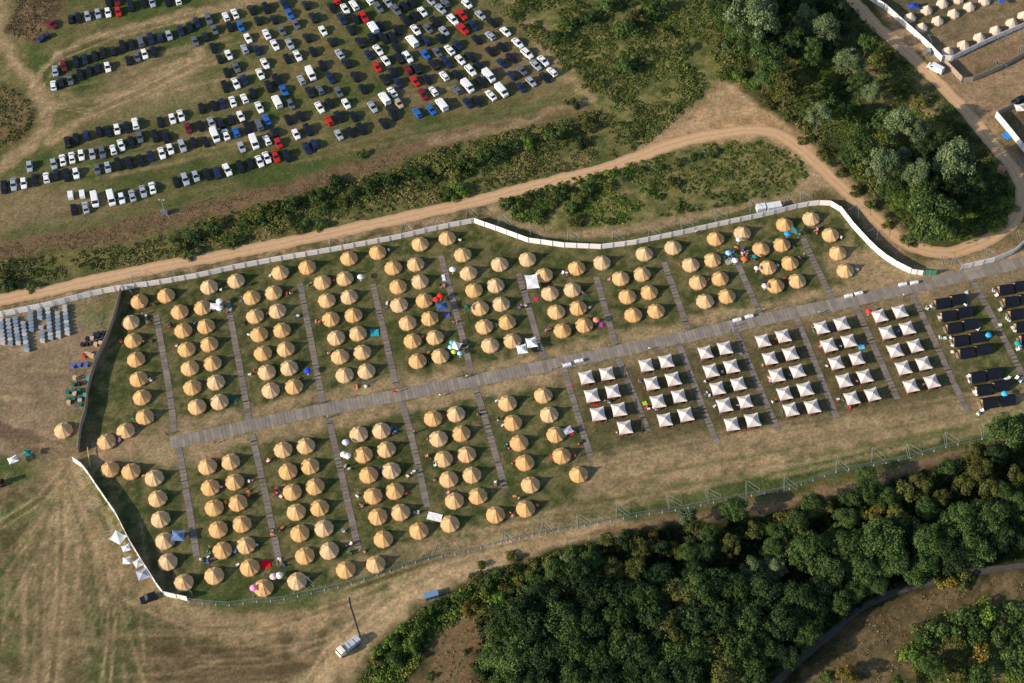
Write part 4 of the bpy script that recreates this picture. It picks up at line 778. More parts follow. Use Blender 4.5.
for x, y, k_ in BN:
    cnt[k_] = cnt.get(k_, 0)+1; root = empty('waste_bin'); root.location = (*at(x, y+1), 0); root.rotation_euler = (0, 0, -.2+random.gauss(0, .1)); root.scale = (1.35, 1.35, 1)
    link('bin_body', bm_[k_][0], root); link('lid', bm_[k_][1], root)
    g = link('wheel', whm, root); g.location = (.25, .38, .12); g.scale = (.35, .4, .35); g = link('wheel', whm, root); g.location = (-.25, .38, .12); g.scale = (.35, .4, .35)
    tag(root, f'{nmc[k_]} wheeled bin by the brownish fence, {od(cnt[k_])} of its colour from the top', 'bin', 'wheeled bins in the west yard')
# ------------------------------------------------------------------ gazebos, tarps, umbrellas, tanks
def gazebo(px, py, w_, d_, rz, col, label, h=2.0, peak=.8, name='gazebo'):
    m = mat('cloth_%d_%d_%d' % tuple(int(c*99) for c in col), col, .8, .06, 2, .1); root = empty(name); root.location = (*at(px, py, 1.8), 0); root.rotation_euler = (0, 0, rz)
    canopy(w_, d_, h, h+peak, 8).build('canopy', m, root)
    for sx in (-1, 1):
        for sy in (-1, 1): MB().tube((sx*w_*.47, sy*d_*.47, 0), (sx*w_*.47, sy*d_*.47, h+.08), .035).build('pole', galv, root)
    tag(root, label, 'gazebo')
Wt = (.80, .80, .78)
for a_ in ((532, 282, 3.6, 5.2, .15, Wt, 'flat white canopy beside the upper end of the sixth lane', 2.0, .15), (522, 349.5, 2.9, 3.2, .2, Wt, 'white gazebo next to the boardwalk, left one of two'), (531.5, 343, 3.0, 3.4, .2, Wt, 'white gazebo next to the boardwalk, right one of two'), (456, 346, 2.6, 2.6, -.4, Wt, 'small white gazebo among coloured umbrellas beside the fifth lane'), (214.7, 306, 2.8, 2.2, .0, (.80, .72, .74), 'pinkish white canopy beside a bell tent near the second lane', 1.8, .2), (442, 306.5, 3.4, 3.0, .2, (.05, .09, .22), 'dark blue gazebo beside the red umbrellas'), (467.5, 307.5, 1.8, 2.2, 0, (.02, .10, .06), 'dark green shelter beside a bell tent'), (178, 536, 3.4, 3.2, .0, (.14, .2, .38), 'slate blue gazebo next to a bell tent in the south west column'), (118, 538, 3.7, 3.1, -.5, (.72, .74, .68), 'large white tent with yellow side against the white fence', 2.0, .6), (126.2, 548.4, 2.1, 2.0, .4, Wt, 'white gazebo outside the fence below the large white tent'), (126.8, 561, 2.1, 2.1, .1, Wt, 'lowest free standing white gazebo outside the white fence'), (138, 563.5, 2.1, 2.4, .6, (.66, .66, .64), 'pale gazebo tight against the outside of the white fence'), (143, 574.5, 3.2, 3.2, .4, (.36, .37, .44), 'grey peaked gazebo outside the white fence above the black car'), (913, 6.5, 3.4, 3.2, .2, (.04, .07, .30), 'blue gazebo among the cream cone tents'), (1001, 0, 2.6, 2.6, .2, (.05, .09, .35), 'blue gazebo at the top edge beyond the cone tents'), (13, 460, 2.6, 2.2, .5, Wt, 'white booth on the green strip at the left edge'), (27, 453, 2.2, 2.0, .1, (.02, .2, .15), 'dark green shelter on the green strip at the left edge'), (795.5, 231, 3.0, 2.4, -.5, (.06, .16, .13), 'green tarpaulin shelter between two bell tents'), (1020, 108, 3.2, 3.0, .1, (.78, .68, .58), 'cream enclosure tent at the right edge'), (568, 430, 2.6, 2.2, .5, (.45, .45, .5), 'grey awning beside a bell tent left of the sixth lower lane', 1.6, .3)):
    gazebo(*a_)
def tarp(px, py, w_, d_, rz, col, label, z=.12, cat='tarpaulin'):
    m = mat('cloth_%d_%d_%d' % tuple(int(c*99) for c in col), col, .8, .06, 2, .1); N = 8; vs = []
    for j in range(N+1):
        for i in range(N+1): vs.append(((i/N-.5)*w_, (j/N-.5)*d_, z+.10*random.random()))
    mb = MB(); fs = [(j*(N+1)+i, j*(N+1)+i+1, (j+1)*(N+1)+i+1, (j+1)*(N+1)+i) for j in range(N) for i in range(N)]; mb.add(vs, fs)
    mb.add([(x, y, .01) for x, y, z_ in vs], fs); k_ = (N+1)**2
    ed = [i for i in range(N)]+[]; 
    for i in range(N): mb.f += [(i, i+1, k_+i+1, k_+i), (N*(N+1)+i, N*(N+1)+i+1, k_+N*(N+1)+i+1, k_+N*(N+1)+i), (i*(N+1), (i+1)*(N+1), k_+(i+1)*(N+1), k_+i*(N+1)), (i*(N+1)+N, (i+1)*(N+1)+N, k_+(i+1)*(N+1)+N, k_+i*(N+1)+N)]; mb.mi += [0]*4
    o = mb.build(label_name(label), m); o.location = (*at(px, py), 0); o.rotation_euler = (0, 0, rz); tag(o, label, cat)
def label_name(l): return 'tarpaulin'
for a_ in ((374.5, 333, 2.4, 2.2, .1, (.03, .35, .42), 'bright teal tarpaulin beside a bell tent near the fourth lane'), (265.5, 564.5, 2.5, 2.4, .25, (.72, .012, .02), 'bright red square tarpaulin beside the second lower lane end'), (434.7, 517, 3.8, 2.2, -.25, (.82, .80, .76), 'white sheet spread between two bell tents at the lower edge'), (728.5, 261, 2.2, 2.4, .5, (.42, .38, .26), 'beige groundsheet by the orange umbrella'), (594.5, 404, 2.0, 1.2, .2, (.65, .02, .02), 'red sheet between two canopy tents at their left edge'), (536, 299, 1.3, .9, .0, (.72, .02, .12), 'crimson mat on the grass beside the sixth lane'), (571.5, 434, 1.0, .9, .4, (.7, .02, .04), 'small red mat under the grey awning'), (447, 315, 1.6, 1.2, 0, (.08, .12, .6), 'blue and red round mat beside the dark blue gazebo'), (234, 399, 2.2, 1.8, -.3, (.03, .09, .06), 'dark green groundsheet beside a bell tent near the second lane'), (745, 430, .5, .5, 0, (.3, .1, .05), 'tiny brown mat below the canopy tents'), (645, 403.5, 1.2, 1.2, .3, (.35, .7, .06), 'lime green mat between canopy tent blocks'), (861.5, 347, 1.7, 1.5, .1, (.12, .55, .8), 'light blue paddling pool between canopy tent blocks'), (572, 387, .8, .5, 0, (.6, .02, .08), 'small red mat on the sixth lower lane'), (443.5, 278, .9, 2.2, .2, (.75, .78, .84), 'white sheet lying between two tents near the upper fence bend'), (1000, 325, .1+1, .8, 0, (.7, .7, .7), 'pale mat beside the rightmost huts'), (1007, 136, 2.2, 2.6, .7, (.03, .22, .6), 'blue tarpaulin against the bright white fence at the right edge'), (601, 325, 1.1, 1.5, 0, (.55, .05, .38), 'magenta sheet below the striped umbrella')):
    tarp(*a_)
def umbrella(px, py, r_, col, label):
    m = mat('cloth_%d_%d_%d' % tuple(int(c*99) for c in col), col, .8, .06, 2, .1); root = empty('parasol'); root.location = (*at(px, py, 1.9), 0)
    MB().lathe([(r_, 1.75), (r_*.75, 1.98), (r_*.4, 2.15), (.03, 2.25)], 8).build('canopy', m, root); MB().tube((0, 0, 0), (0, 0, 2.3), .03).build('pole', galv, root)
    MB().lathe([(.25, 0), (.22, .1)], 8).build('base', mat('concrete', (.45, .44, .42)), root); tag(root, label, 'parasol')
U = Z(400, 268, T5, [(205, 140, (.75, .03, .02), 'red parasol above the dark blue gazebo, right of two'), (185, 158, (.75, .03, .02), 'red parasol above the dark blue gazebo, left of two'), (275, 425, (.6, .65, .05), 'yellow green parasol below the small white gazebo'), (265, 378, (.1, .5, .5), 'teal parasol above the small white gazebo'), (258, 402, (.35, .7, .68), 'pale teal parasol left of the small white gazebo'), (305, 433, (.3, .62, .6), 'pale teal parasol below right of the small white gazebo'), (268, 5, (.8, .8, .78), 'white parasol beside the fourth upper lane'), (1000, 262, (.75, .25, .15), 'striped orange parasol beside the seventh upper lane')])
U += Z(200, 268, T5, [(818, 43, (.75, .66, .60), 'cream parasol near the top of the fourth upper lane'), (98, 167, (.82, .82, .8), 'white parasol above the pinkish canopy'), (98, 202, (.82, .82, .8), 'white parasol below the pinkish canopy'), (548, 522, (.02, .06, .6), 'deep blue parasol between bell tents of the third block')])
U += Z(680, 200, 8.533, [(415, 448, (.3, .55, .75), 'light blue parasol above the beige groundsheet'), (470, 512, (.82, .82, .85), 'large white parasol on the beige groundsheet'), (550, 500, (.85, .16, .03), 'bright orange parasol in the busiest tent lane'), (918, 285, (.02, .35, .75), 'bright blue parasol beside the green tarpaulin shelter'), (500, 335, (.75, .72, .78), 'small pale parasol below a bell tent near the upper fence'), (655, 578, (.75, .72, .75), 'small pale parasol left of a bell tent'), (640, 478, (.02, .2, .22), 'small dark teal parasol near the orange one')])
U += Z(200, 500, 6.827, [(500, 520, (.82, .5, .5), 'pale red and white parasol above the lowest bell tents'), (540, 512, (.8, .8, .78), 'white parasol above the lowest bell tents'), (365, 598, (.8, .3, .5), 'pink parasol left of the lowest bell tent')])
U += Z(200, 402, T5, [(732, 265, (.8, .75, .66), 'cream parasol left of two beside the third lower lane'), (752, 272, (.8, .77, .7), 'cream parasol right of two beside the third lower lane'), (742, 203, (.62, .58, .75), 'lilac parasol above the two cream ones')])
U += [(765, 285.5, (.75, .55, .52), 'pinkish parasol left of a bell tent near the ninth lane'), (869, 311, (.7, .05, .06), 'red parasol at the top of the canopy tents'), (1018, 343, (.02, .35, .3), 'teal parasol beside the rightmost huts'), (988.5, 334.5, (.05, .4, .7), 'blue parasol beyond a dark hut'), (1005, 393.5, (.05, .5, .75), 'turquoise parasol beside the lower huts'), (622, 344, (.3, .6, .05), 'lime parasol')][:5]
for u_ in U: umbrella(u_[0], u_[1], 1.0 if 'small' not in u_[3] else .8, u_[2], u_[3])
tankm = mat('tank_white', (.82, .82, .84), .4, .03, 2)
for i, (x, y) in enumerate([(567, 365.5), (579, 361.5), (737, 320.5), (749, 317), (848.5, 296.5), (858.5, 294), (902.5, 285), (914, 283.3)]):
    root = empty('water_tank'); root.location = (*at(x, y+.5), 0); root.rotation_euler = (0, 0, .26); mb = MB()
    pr = [(-1.2, .3, .55), (-1.1, .2, .8), (0, .15, .86), (1.1, .2, .8), (1.2, .3, .55)]; loft([(a_, b_, c_+.1, .42) for a_, b_, c_ in pr]).build('tank', tankm, root); MB().box((0, 0, .08), (2.0, .7, .16)).build('stand', galv, root)
    MB().tube((0, 0, .9), (0, 0, 1.05), .12, 8).build('cap', galv, root)
    tag(root, f'white oblong water tank beside the boardwalk, {od(i+1)} from the left', 'water tank', 'water tanks along the boardwalk')
# yellow barrier
root = empty('barrier'); ym = mat('yellow_paint', (.6, .55, .04), .5, .05, 2); a_ = at(88, 449); b_ = at(90.5, 467); root.location = (*a_, 0); v = Vector((b_[0]-a_[0], b_[1]-a_[1], 0)); MB().tube((0, 0, 1.0), (v.x, v.y, 1.0), .09, 6).build('boom', ym, root); MB().box((0, 0, .5), (.3, .3, 1.0)).build('post', galv, root); MB().box((v.x, v.y, .45), (.2, .2, .9)).build('support', galv, root)
tag(root, 'yellow barrier boom across the west gate', 'barrier')
# ------------------------------------------------------------------ PEOPLE
skin = mat('skin', (.5, .28, .19), .6, .05, 3); SH_ = {'red': (.55, .03, .03), 'white': (.75, .75, .72), 'blue': (.05, .12, .4), 'orange': (.7, .22, .05), 'black': (.02, .02, .025), 'pink': (.7, .2, .28)}
hairm = mat('hair', (.06, .035, .02), .8, .2, 6); jean = mat('trousers', (.04, .05, .09), .8, .1, 4)
def person_mesh(pose):
    if pose == 'stand': J = {'hip': (0, 0, .95), 'chest': (0, 0, 1.28), 'neck': (0, 0, 1.47), 'head': (0, -.01, 1.62), 'top': (0, 0, 1.74), 'hl': (.09, 0, .9), 'kl': (.11, -.01, .5), 'al': (.12, .02, .08), 'tl': (.13, -.14, .04), 'hr': (-.09, 0, .9), 'kr': (-.11, -.02, .5), 'ar': (-.12, .02, .08), 'tr': (-.13, -.14, .04), 'sl': (.19, 0, 1.4), 'el': (.27, .02, 1.12), 'wl': (.28, -.08, .88), 'fl': (.28, -.12, .78), 'sr': (-.19, 0, 1.4), 'er': (-.27, .02, 1.12), 'wr': (-.28, -.08, .88), 'fr': (-.28, -.12, .78)}
    elif pose == 'walk': J = {'hip': (0, 0, .93), 'chest': (0, -.04, 1.26), 'neck': (0, -.05, 1.45), 'head': (0, -.08, 1.6), 'top': (0, -.07, 1.72), 'hl': (.09, 0, .88), 'kl': (.1, -.2, .52), 'al': (.1, -.3, .1), 'tl': (.1, -.45, .06), 'hr': (-.09, 0, .88), 'kr': (-.1, .08, .5), 'ar': (-.1, .38, .16), 'tr': (-.1, .3, .04), 'sl': (.19, -.03, 1.38), 'el': (.25, .18, 1.14), 'wl': (.25, .2, .92), 'fl': (.25, .18, .83), 'sr': (-.19, -.03, 1.38), 'er': (-.25, -.12, 1.12), 'wr': (-.24, -.32, 1.0), 'fr': (-.24, -.4, .98)}
    else: J = {'hip': (0, .05, .18), 'chest': (0, .1, .5), 'neck': (0, .06, .68), 'head': (0, .03, .83), 'top': (0, .03, .95), 'hl': (.1, 0, .16), 'kl': (.18, -.38, .42), 'al': (.15, -.66, .08), 'tl': (.15, -.78, .05), 'hr': (-.1, 0, .16), 'kr': (-.18, -.38, .42), 'ar': (-.15, -.66, .08), 'tr': (-.15, -.78, .05), 'sl': (.19, .09, .62), 'el': (.27, -.03, .42), 'wl': (.2, -.25, .42), 'fl': (.18, -.33, .42), 'sr': (-.19, .09, .62), 'er': (-.27, -.03, .42), 'wr': (-.2, -.25, .42), 'fr': (-.18, -.33, .42)}
    RD = {'hip': .15, 'chest': .16, 'neck': .06, 'head': .105, 'top': .07, 'hl': .1, 'hr': .1, 'kl': .065, 'kr': .065, 'al': .045, 'ar': .045, 'tl': .04, 'tr': .04, 'sl': .065, 'sr': .065, 'el': .045, 'er': .045, 'wl': .03, 'wr': .03, 'fl': .035, 'fr': .035}
    E = [('hip', 'chest'), ('chest', 'neck'), ('neck', 'head'), ('head', 'top'), ('hip', 'hl'), ('hl', 'kl'), ('kl', 'al'), ('al', 'tl'), ('hip', 'hr'), ('hr', 'kr'), ('kr', 'ar'), ('ar', 'tr'), ('chest', 'sl'), ('sl', 'el'), ('el', 'wl'), ('wl', 'fl'), ('chest', 'sr'), ('sr', 'er'), ('er', 'wr'), ('wr', 'fr')]
    ks = list(J); me_ = bpy.data.meshes.new('p'); me_.from_pydata([J[k_] for k_ in ks], [(ks.index(a_), ks.index(b_)) for a_, b_ in E], [])
    o = bpy.data.objects.new('p', me_); COL.objects.link(o); sk = o.modifiers.new('s', 'SKIN'); ss = o.modifiers.new('b', 'SUBSURF'); ss.levels = 1
    for i, k_ in enumerate(ks): me_.skin_vertices[0].data[i].radius = (RD[k_], RD[k_]*.85)
    me_.skin_vertices[0].data[0].use_root = True
    dg = bpy.context.evaluated_depsgraph_get(); ev = o.evaluated_get(dg); out = bpy.data.meshes.new_from_object(ev); bpy.data.objects.remove(o)
    out.materials.clear(); 
    for m in (skin, skin, jean): out.materials.append(m)
    zn = J['neck'][2]; zh = J['hip'][2]
    for pg in out.polygons:
        c = pg.center
        hand = any((Vector(J[k_])-c).length < .13 for k_ in ('wl', 'wr', 'fl', 'fr')); 
        pg.material_index = 0 if c.z > zn or hand else (2 if (c.z < zh+.02 or c.y < -.3 and pose == 'sit') else 1); pg.use_smooth = True
    hm = MB(); hx, hy, hz = J['head']; hm.lathe([(.118, hz+.02), (.115, hz+.08), (.08, hz+.14), (.02, hz+.165)], 8, (hx, hy+.015)); return out, hm.mesh('hair', hairm)
PM = {k_: person_mesh(k_) for k_ in ('stand', 'walk', 'sit')}
board = sorted([(215, 443), (325, 418), (328, 417.5), (318, 404), (463, 377.5), (467, 377), (440, 396), (552.6, 369), (562, 365), (609, 346.5), (649, 349.5), (683.5, 331.5), (730.5, 331), (735, 326), (756, 312.5), (764, 310.5), (818.5, 313), (167, 434.5), (903, 296), (655, 417)][:19])
camp_p = Z(0, 268, T5, [(770, 185), (735, 195), (728, 238), (752, 285), (857, 292), (872, 300), (895, 392), (770, 368), (735, 380)])+Z(200, 268, T5, [(138, 228), (70, 120), (85, 125), (460, 135), (215, 145), (222, 290), (485, 255), (505, 560), (270, 540), (568, 75), (612, 285), (655, 440), (775, 580), (800, 595), (835, 592), (1005, 630), (948, 195)])+Z(400, 268, T5, [(210, 95), (218, 100), (272, 280), (345, 405), (617, 195), (745, 320), (765, 318), (850, 42), (930, 130)])+Z(600, 134, T5, [(660, 600), (700, 590), (735, 610), (745, 625), (690, 650), (655, 640), (490, 508), (600, 600)])+Z(740, 190, 6.827, [(505, 290), (522, 295), (435, 445), (20, 430), (40, 440), (15, 455), (405, 310)])+Z(200, 402, T5, [(362, 298), (392, 460), (402, 445), (255, 470), (808, 468), (745, 660), (408, 655), (740, 330), (270, 398), (985, 160)])+Z(400, 402, T5, [(500, 100), (508, 115), (545, 215), (555, 235), (572, 312), (395, 70), (72, 155), (60, 368), (222, 480), (175, 395), (485, 420), (563, 570), (595, 490), (607, 495), (910, 212), (893, 280), (140, 195), (158, 292), (172, 312)])+Z(200, 500, 6.827, [(68, 325), (70, 382), (8, 395), (65, 440), (545, 205), (560, 200), (375, 325), (500, 215), (545, 460), (550, 420), (560, 425), (1003, 318)])+Z(560, 340, 6.827, [(307, 422), (388, 628), (575, 290), (578, 325), (605, 455), (632, 470)])+Z(700, 310, 6.827, [(762, 125), (780, 128), (818, 235), (478, 452), (490, 495), (40, 490), (45, 570), (515, 620), (285, 298), (430, 378), (940, 630), (968, 605), (1002, 655)])+Z(330, 480, 6.827, [(195, 95), (208, 175), (112, 352), (120, 455), (150, 503), (208, 485), (775, 115), (580, 228)])
cp_ = []
for p in camp_p:
    if all(math.dist(p, q) > 1.5 for q in cp_): cp_.append(p)
camp_p = sorted(cp_)
sh_m = {k_: mat('shirt_'+k_, v, .8, .08, 4) for k_, v in SH_.items()}
cnt = {}
def person(x, y, pose, c, label, group):
    me_, hm = PM[pose]; o = link('person', me_); o.material_slots[1].link = 'OBJECT'; o.material_slots[1].material = sh_m[c]; h_ = link('hair', hm, o)
    o.location = (*at(x, y), 0); o.rotation_euler = (0, 0, random.random()*6.28); tag(o, label, 'person', group)
for i, p in enumerate(board):
    c = random.choice(list(SH_)); person(p[0], p[1]+1, random.choice(['stand', 'walk']), c, f'person in {c} top, {od(i+1)} from the left among those along the boardwalk', 'people on the boardwalk')
for i, p in enumerate(camp_p):
    c = random.choices(list(SH_), [3, 2, 2, 5, 3, 3])[0]; k_ = random.choices(['stand', 'walk', 'sit'], [3, 2, 3])[0]; cnt[(c, k_)] = cnt.get((c, k_), 0)+1
    person(p[0], p[1]+1, k_, c, f"{ {'stand': 'standing', 'walk': 'walking', 'sit': 'seated'}[k_]} person in {c} top among the tents, {od(cnt[(c, k_)])} such from the left", 'people among the tents')
# ------------------------------------------------------------------ camp clutter
CLC = {'blue': (.06, .16, .5), 'red': (.55, .04, .04), 'black': (.02, .02, .03), 'white': (.72, .72, .7), 'orange': (.75, .25, .05), 'green': (.05, .22, .1), 'pink': (.7, .25, .35)}
CLM = {k_: mat('fabric_'+k_, v, .8, .08, 4) for k_, v in CLC.items()}; steel = galv
def camp_chair():
    root = empty('camping_chair'); MB().box((0, 0, .42), (.55, .5, .06)).build('seat', CLM['blue'], root); b_ = MB().box((0, .27, .72), (.55, .05, .55)).build('backrest', CLM['blue'], root)
    for sx in (-.27, .27):
        for sy in (-.25, .25): MB().tube((sx, sy, 0), (sx, sy*.9, .45 if sy < 0 else .95), .018).build('leg', steel, root)
    return root
def cool_box():
    root = empty('cool_box'); MB().box((0, 0, .2), (.62, .4, .38), taper=1.06).build('box', CLM['blue'], root); MB().box((0, 0, .43), (.7, .46, .08)).build('lid', CLM['white'], root); return root
def duffel():
    root = empty('travel_bag'); mb = MB(); loft([(-.42, .06, .22, .13), (-.36, .01, .33, .19), (0, 0, .37, .2), (.36, .01, .33, .19), (.42, .06, .22, .13)]).build('bag', CLM['blue'], root); MB().tube((-.15, 0, .37), (0, 0, .48), .02).tube((0, 0, .48), (.15, 0, .37), .02).build('strap', CLM['black'], root); return root
PR = [camp_chair(), cool_box(), duffel()]; used = [0, 0, 0]; cc_ = {}; rc = random.Random(11); pos = []
for p in camp_p:
    for q in range(rc.choice([1, 1, 2])): pos.append((p[0]+rc.uniform(-4.5, 4.5), p[1]+rc.uniform(-3, 3)))
for p in bell:
    if rc.random() < .3: pos.append((p[0]+rc.choice([-1, 1])*rc.uniform(10, 12.5), p[1]+rc.uniform(-3, 5)))
for p in sq:
    if rc.random() < .35: pos.append((p[0]-rc.uniform(7.5, 10), p[1]+rc.uniform(2, 7)))
pos = sorted(p for p in pos if all(math.dist(p, b_) > 9.4 for b_ in bell) and all(math.dist(p, b_) > 7 for b_ in sq))
for p in pos:
    k_ = rc.choices([0, 1, 2], [5, 2, 3])[0]; c = rc.choice(list(CLC)); o = PR[k_] if not used[k_] else dup(PR[k_]); used[k_] = 1
    for ch in o.children:
        if ch.name.split('.')[0] in ('seat', 'backrest', 'box', 'bag'): ch.material_slots[0].link = 'OBJECT'; ch.material_slots[0].material = CLM[c]
    o.location = (*at(*p), 0); o.rotation_euler = (0, 0, rc.random()*6.28); nm = ['camping chair', 'cool box', 'travel bag'][k_]; cc_[(nm, c)] = cc_.get((nm, c), 0)+1; o.scale = (1.25, 1.25, 1.1)
    tag(o, f'{c} {nm} on the grass among the tents, {od(cc_[(nm, c)])} such from the left', nm, nm+'s among the tents')
# ------------------------------------------------------------------ VEGETATION
def quads_mesh(name, ctr, nrm, size, tone, m):
    n = len(ctr); r = rng.normal(size=(n, 3)); u = np.cross(nrm, r); u /= np.linalg.norm(u, axis=1)[:, None]+1e-9; v = np.cross(nrm, u); v /= np.linalg.norm(v, axis=1)[:, None]+1e-9
    s_ = size[:, None]; asp = rng.uniform(.55, 1.0, (n, 1)); bend = nrm/(np.linalg.norm(nrm, axis=1)[:, None]+1e-9)*s_*.18
    P_ = np.stack([ctr-u*s_*.6-bend, ctr-v*s_*asp*.55, ctr+u*s_*.6-bend, ctr+v*s_*asp*.5], 1)
    me_ = bpy.data.meshes.new(name); me_.vertices.add(4*n); me_.vertices.foreach_set('co', P_.astype(np.float32).ravel())
    fill_faces(me_, np.arange(4*n).reshape(n, 4)); t_ = me_.attributes.new('tone', 'FLOAT', 'POINT'); t_.data.foreach_set('value', np.repeat(np.clip(tone, 0, 1), 4).astype(np.float32)); me_.materials.append(m); return me_
PAL = {'dark': [(.010, .024, .009), (.023, .043, .014), (.052, .080, .025)], 'mid': [(.024, .048, .012), (.05, .085, .021), (.10, .14, .038)], 'olive': [(.05, .062, .016), (.105, .115, .028), (.18, .18, .048)], 'grey': [(.05, .08, .032), (.10, .135, .058), (.17, .21, .10)], 'yellow': [(.10, .09, .02), (.19, .155, .03), (.28, .21, .04)], 'bright': [(.05, .10, .014), (.11, .18, .028), (.21, .27, .045)]}
PAL = {k_: [tuple(c_*q_ for c_ in col_) for col_, q_ in zip(v, (1.2, 1.25, 1.35))] if k_ in ('dark', 'mid', 'grey') else v for k_, v in PAL.items()}
LM = {k_: mat('leaves_'+k_, (0, 0, 0), .75, spec=.15, ramp=v, trans=.18) for k_, v in PAL.items()}
bark = mat('bark', (.12, .09, .06), .9, .2, 4)
def crown_mesh(seed, kind, shape):
    g = np.random.default_rng(seed); C_ = []; N_ = []; T_ = []; S_ = []
    nb = {'round': 40, 'willow': 34, 'small': 12, 'shrub': 9}[shape]; per = {'round': 210, 'willow': 220, 'small': 170, 'shrub': 110}[shape]
    for b_ in range(nb):
        th_ = g.uniform(0, 2*math.pi); ph_ = math.acos(g.uniform(-.35, 1)); rr = g.uniform(.5, .86)
        c = np.array([math.cos(th_)*math.sin(ph_)*rr, math.sin(th_)*math.sin(ph_)*rr, math.cos(ph_)*rr*(1.25 if shape == 'willow' else .95)])
        if b_ == 0: c = np.array([0, 0, .15])
        br = (g.uniform(.15, .33) if shape in ('round', 'willow') else g.uniform(.24, .42)) if b_ else .5; bt = g.normal(.5, .16)
        d = g.normal(size=(per, 3)); d /= np.linalg.norm(d, axis=1)[:, None]; d[:, 2] = np.abs(d[:, 2])*.9+d[:, 2]*.1; 
        rad = br*(1+g.normal(0, .13, per))[:, None]; wob = 1+.22*np.sin(d[:, :1]*7+b_)*np.cos(d[:, 1:2]*6+b_*2)
        p_ = c+d*rad*wob*np.array([1, 1, 1.35 if shape == 'willow' else .95])
        C_.append(p_); N_.append(d+g.normal(0, .45, (per, 3))); T_.append(bt+g.normal(0, .22, per)); S_.append(g.uniform(.055, .11, per)*({'round': .82, 'willow': .82, 'small': 1.45, 'shrub': 1.7}[shape]))
    return quads_mesh('crown', np.concatenate(C_), np.concatenate(N_), np.concatenate(S_), np.concatenate(T_), LM[kind])
def trunk_mesh(seed, hgt=1.0):
    r_ = random.Random(seed); mb = MB(); mb.tube((0, 0, 0), (.02, .01, .75), .05, 7, .03)
    for i in range(6):
        a_ = r_.uniform(0, 6.28); z_ = r_.uniform(.4, .75); mb.tube((.015, .01, z_), (.38*math.cos(a_), .38*math.sin(a_), z_+.35), .022, 5, .008)
    mb.tube((.02, .01, .75), (0, 0, 1.25), .03, 5, .01); return mb.mesh('trunk', bark)
CR = {}
def get_crown(kind, shape, i):
    k_ = (kind, shape, i)
    if k_ not in CR: CR[k_] = crown_mesh(hash((len(CR)*13+i*7)) % 9999, kind, shape)
    return CR[k_]
TRK = [trunk_mesh(i) for i in range(3)]
def tree(px, py, rpx, kind, shape, label, group, i):
    s_ = F/math.hypot(R, 0)  # px per m at centre
    s_loc = s_*(1+(py-341.5)/(2540)) ; r_ = rpx/s_loc*(1.1 if 'wood' in label else 1.2 if 'grove' in label else 1.0 if 'weeds' in label else 1.25)
    if shape == 'shrub': hc = r_*.55; H = 0
    else: H = r_*({'round': .95, 'willow': 1.25, 'small': 1.3}[shape])+1.2; hc = H
    x, y = at(px, py, hc)
    root = empty('shrub' if shape == 'shrub' else 'tree'); root.location = (x, y, 0); root.rotation_euler = (0, 0, random.random()*6.28)
    c = link('crown', get_crown(kind, shape, i % (3 if shape in ('round', 'shrub') else 2)), root); zr = r_*(1.2 if shape == 'willow' else 1.0)*random.uniform(.9, 1.15); c.scale = (r_*random.uniform(.92, 1.08), r_*random.uniform(.92, 1.08), zr if shape != 'shrub' else r_*.8); c.location = (0, 0, hc if shape != 'shrub' else r_*.2)
    t_ = link('trunk', TRK[i % 3], root)
    if shape == 'shrub': t_.scale = (r_*.5, r_*.5, r_*.45)
    else: t_.scale = (r_*.9, r_*.9, (hc)*.92)
    tag(root, label, 'shrub' if shape == 'shrub' else 'tree', group)
D, M_, O_, G_, Y_, B_ = 'dark', 'mid', 'olive', 'grey', 'yellow', 'bright'
GROVE = Z(720, 0, 2.733, [(90, 60, 60, G_), (20, 130, 16, G_), (130, 165, 45, M_), (180, 250, 45, O_), (285, 90, 35, G_), (230, 60, 30, G_), (245, 145, 35, M_), (30, 50, 40, M_), (200, 120, 40, D), (210, 20, 40, D), (285, 20, 35, D), (350, 175, 35, G_), (385, 235, 33, M_), (412, 265, 25, G_), (400, 125, 24, M_), (270, 325, 30, G_), (235, 305, 20, M_), (385, 405, 42, M_), (440, 460, 42, G_), (495, 345, 35, G_), (540, 360, 28, G_), (495, 440, 25, G_), (535, 495, 38, G_), (470, 520, 33, M_), (500, 560, 33, B_), (575, 600, 65, M_), (640, 450, 50, G_), (600, 390, 30, M_), (605, 300, 15, G_), (660, 560, 40, D), (690, 520, 35, D), (560, 430, 40, D), (600, 500, 40, D), (350, 430, 25, M_), (630, 625, 30, M_), (150, 10, 40, D), (90, 120, 38, M_), (320, 40, 30, D), (160, 90, 35, D), (60, 90, 40, M_), (700, 470, 30, D), (560, 540, 45, M_), (120, 220, 32, M_), (330, 80, 22, D), (0, 20, 35, D), (300, 140, 25, D)])
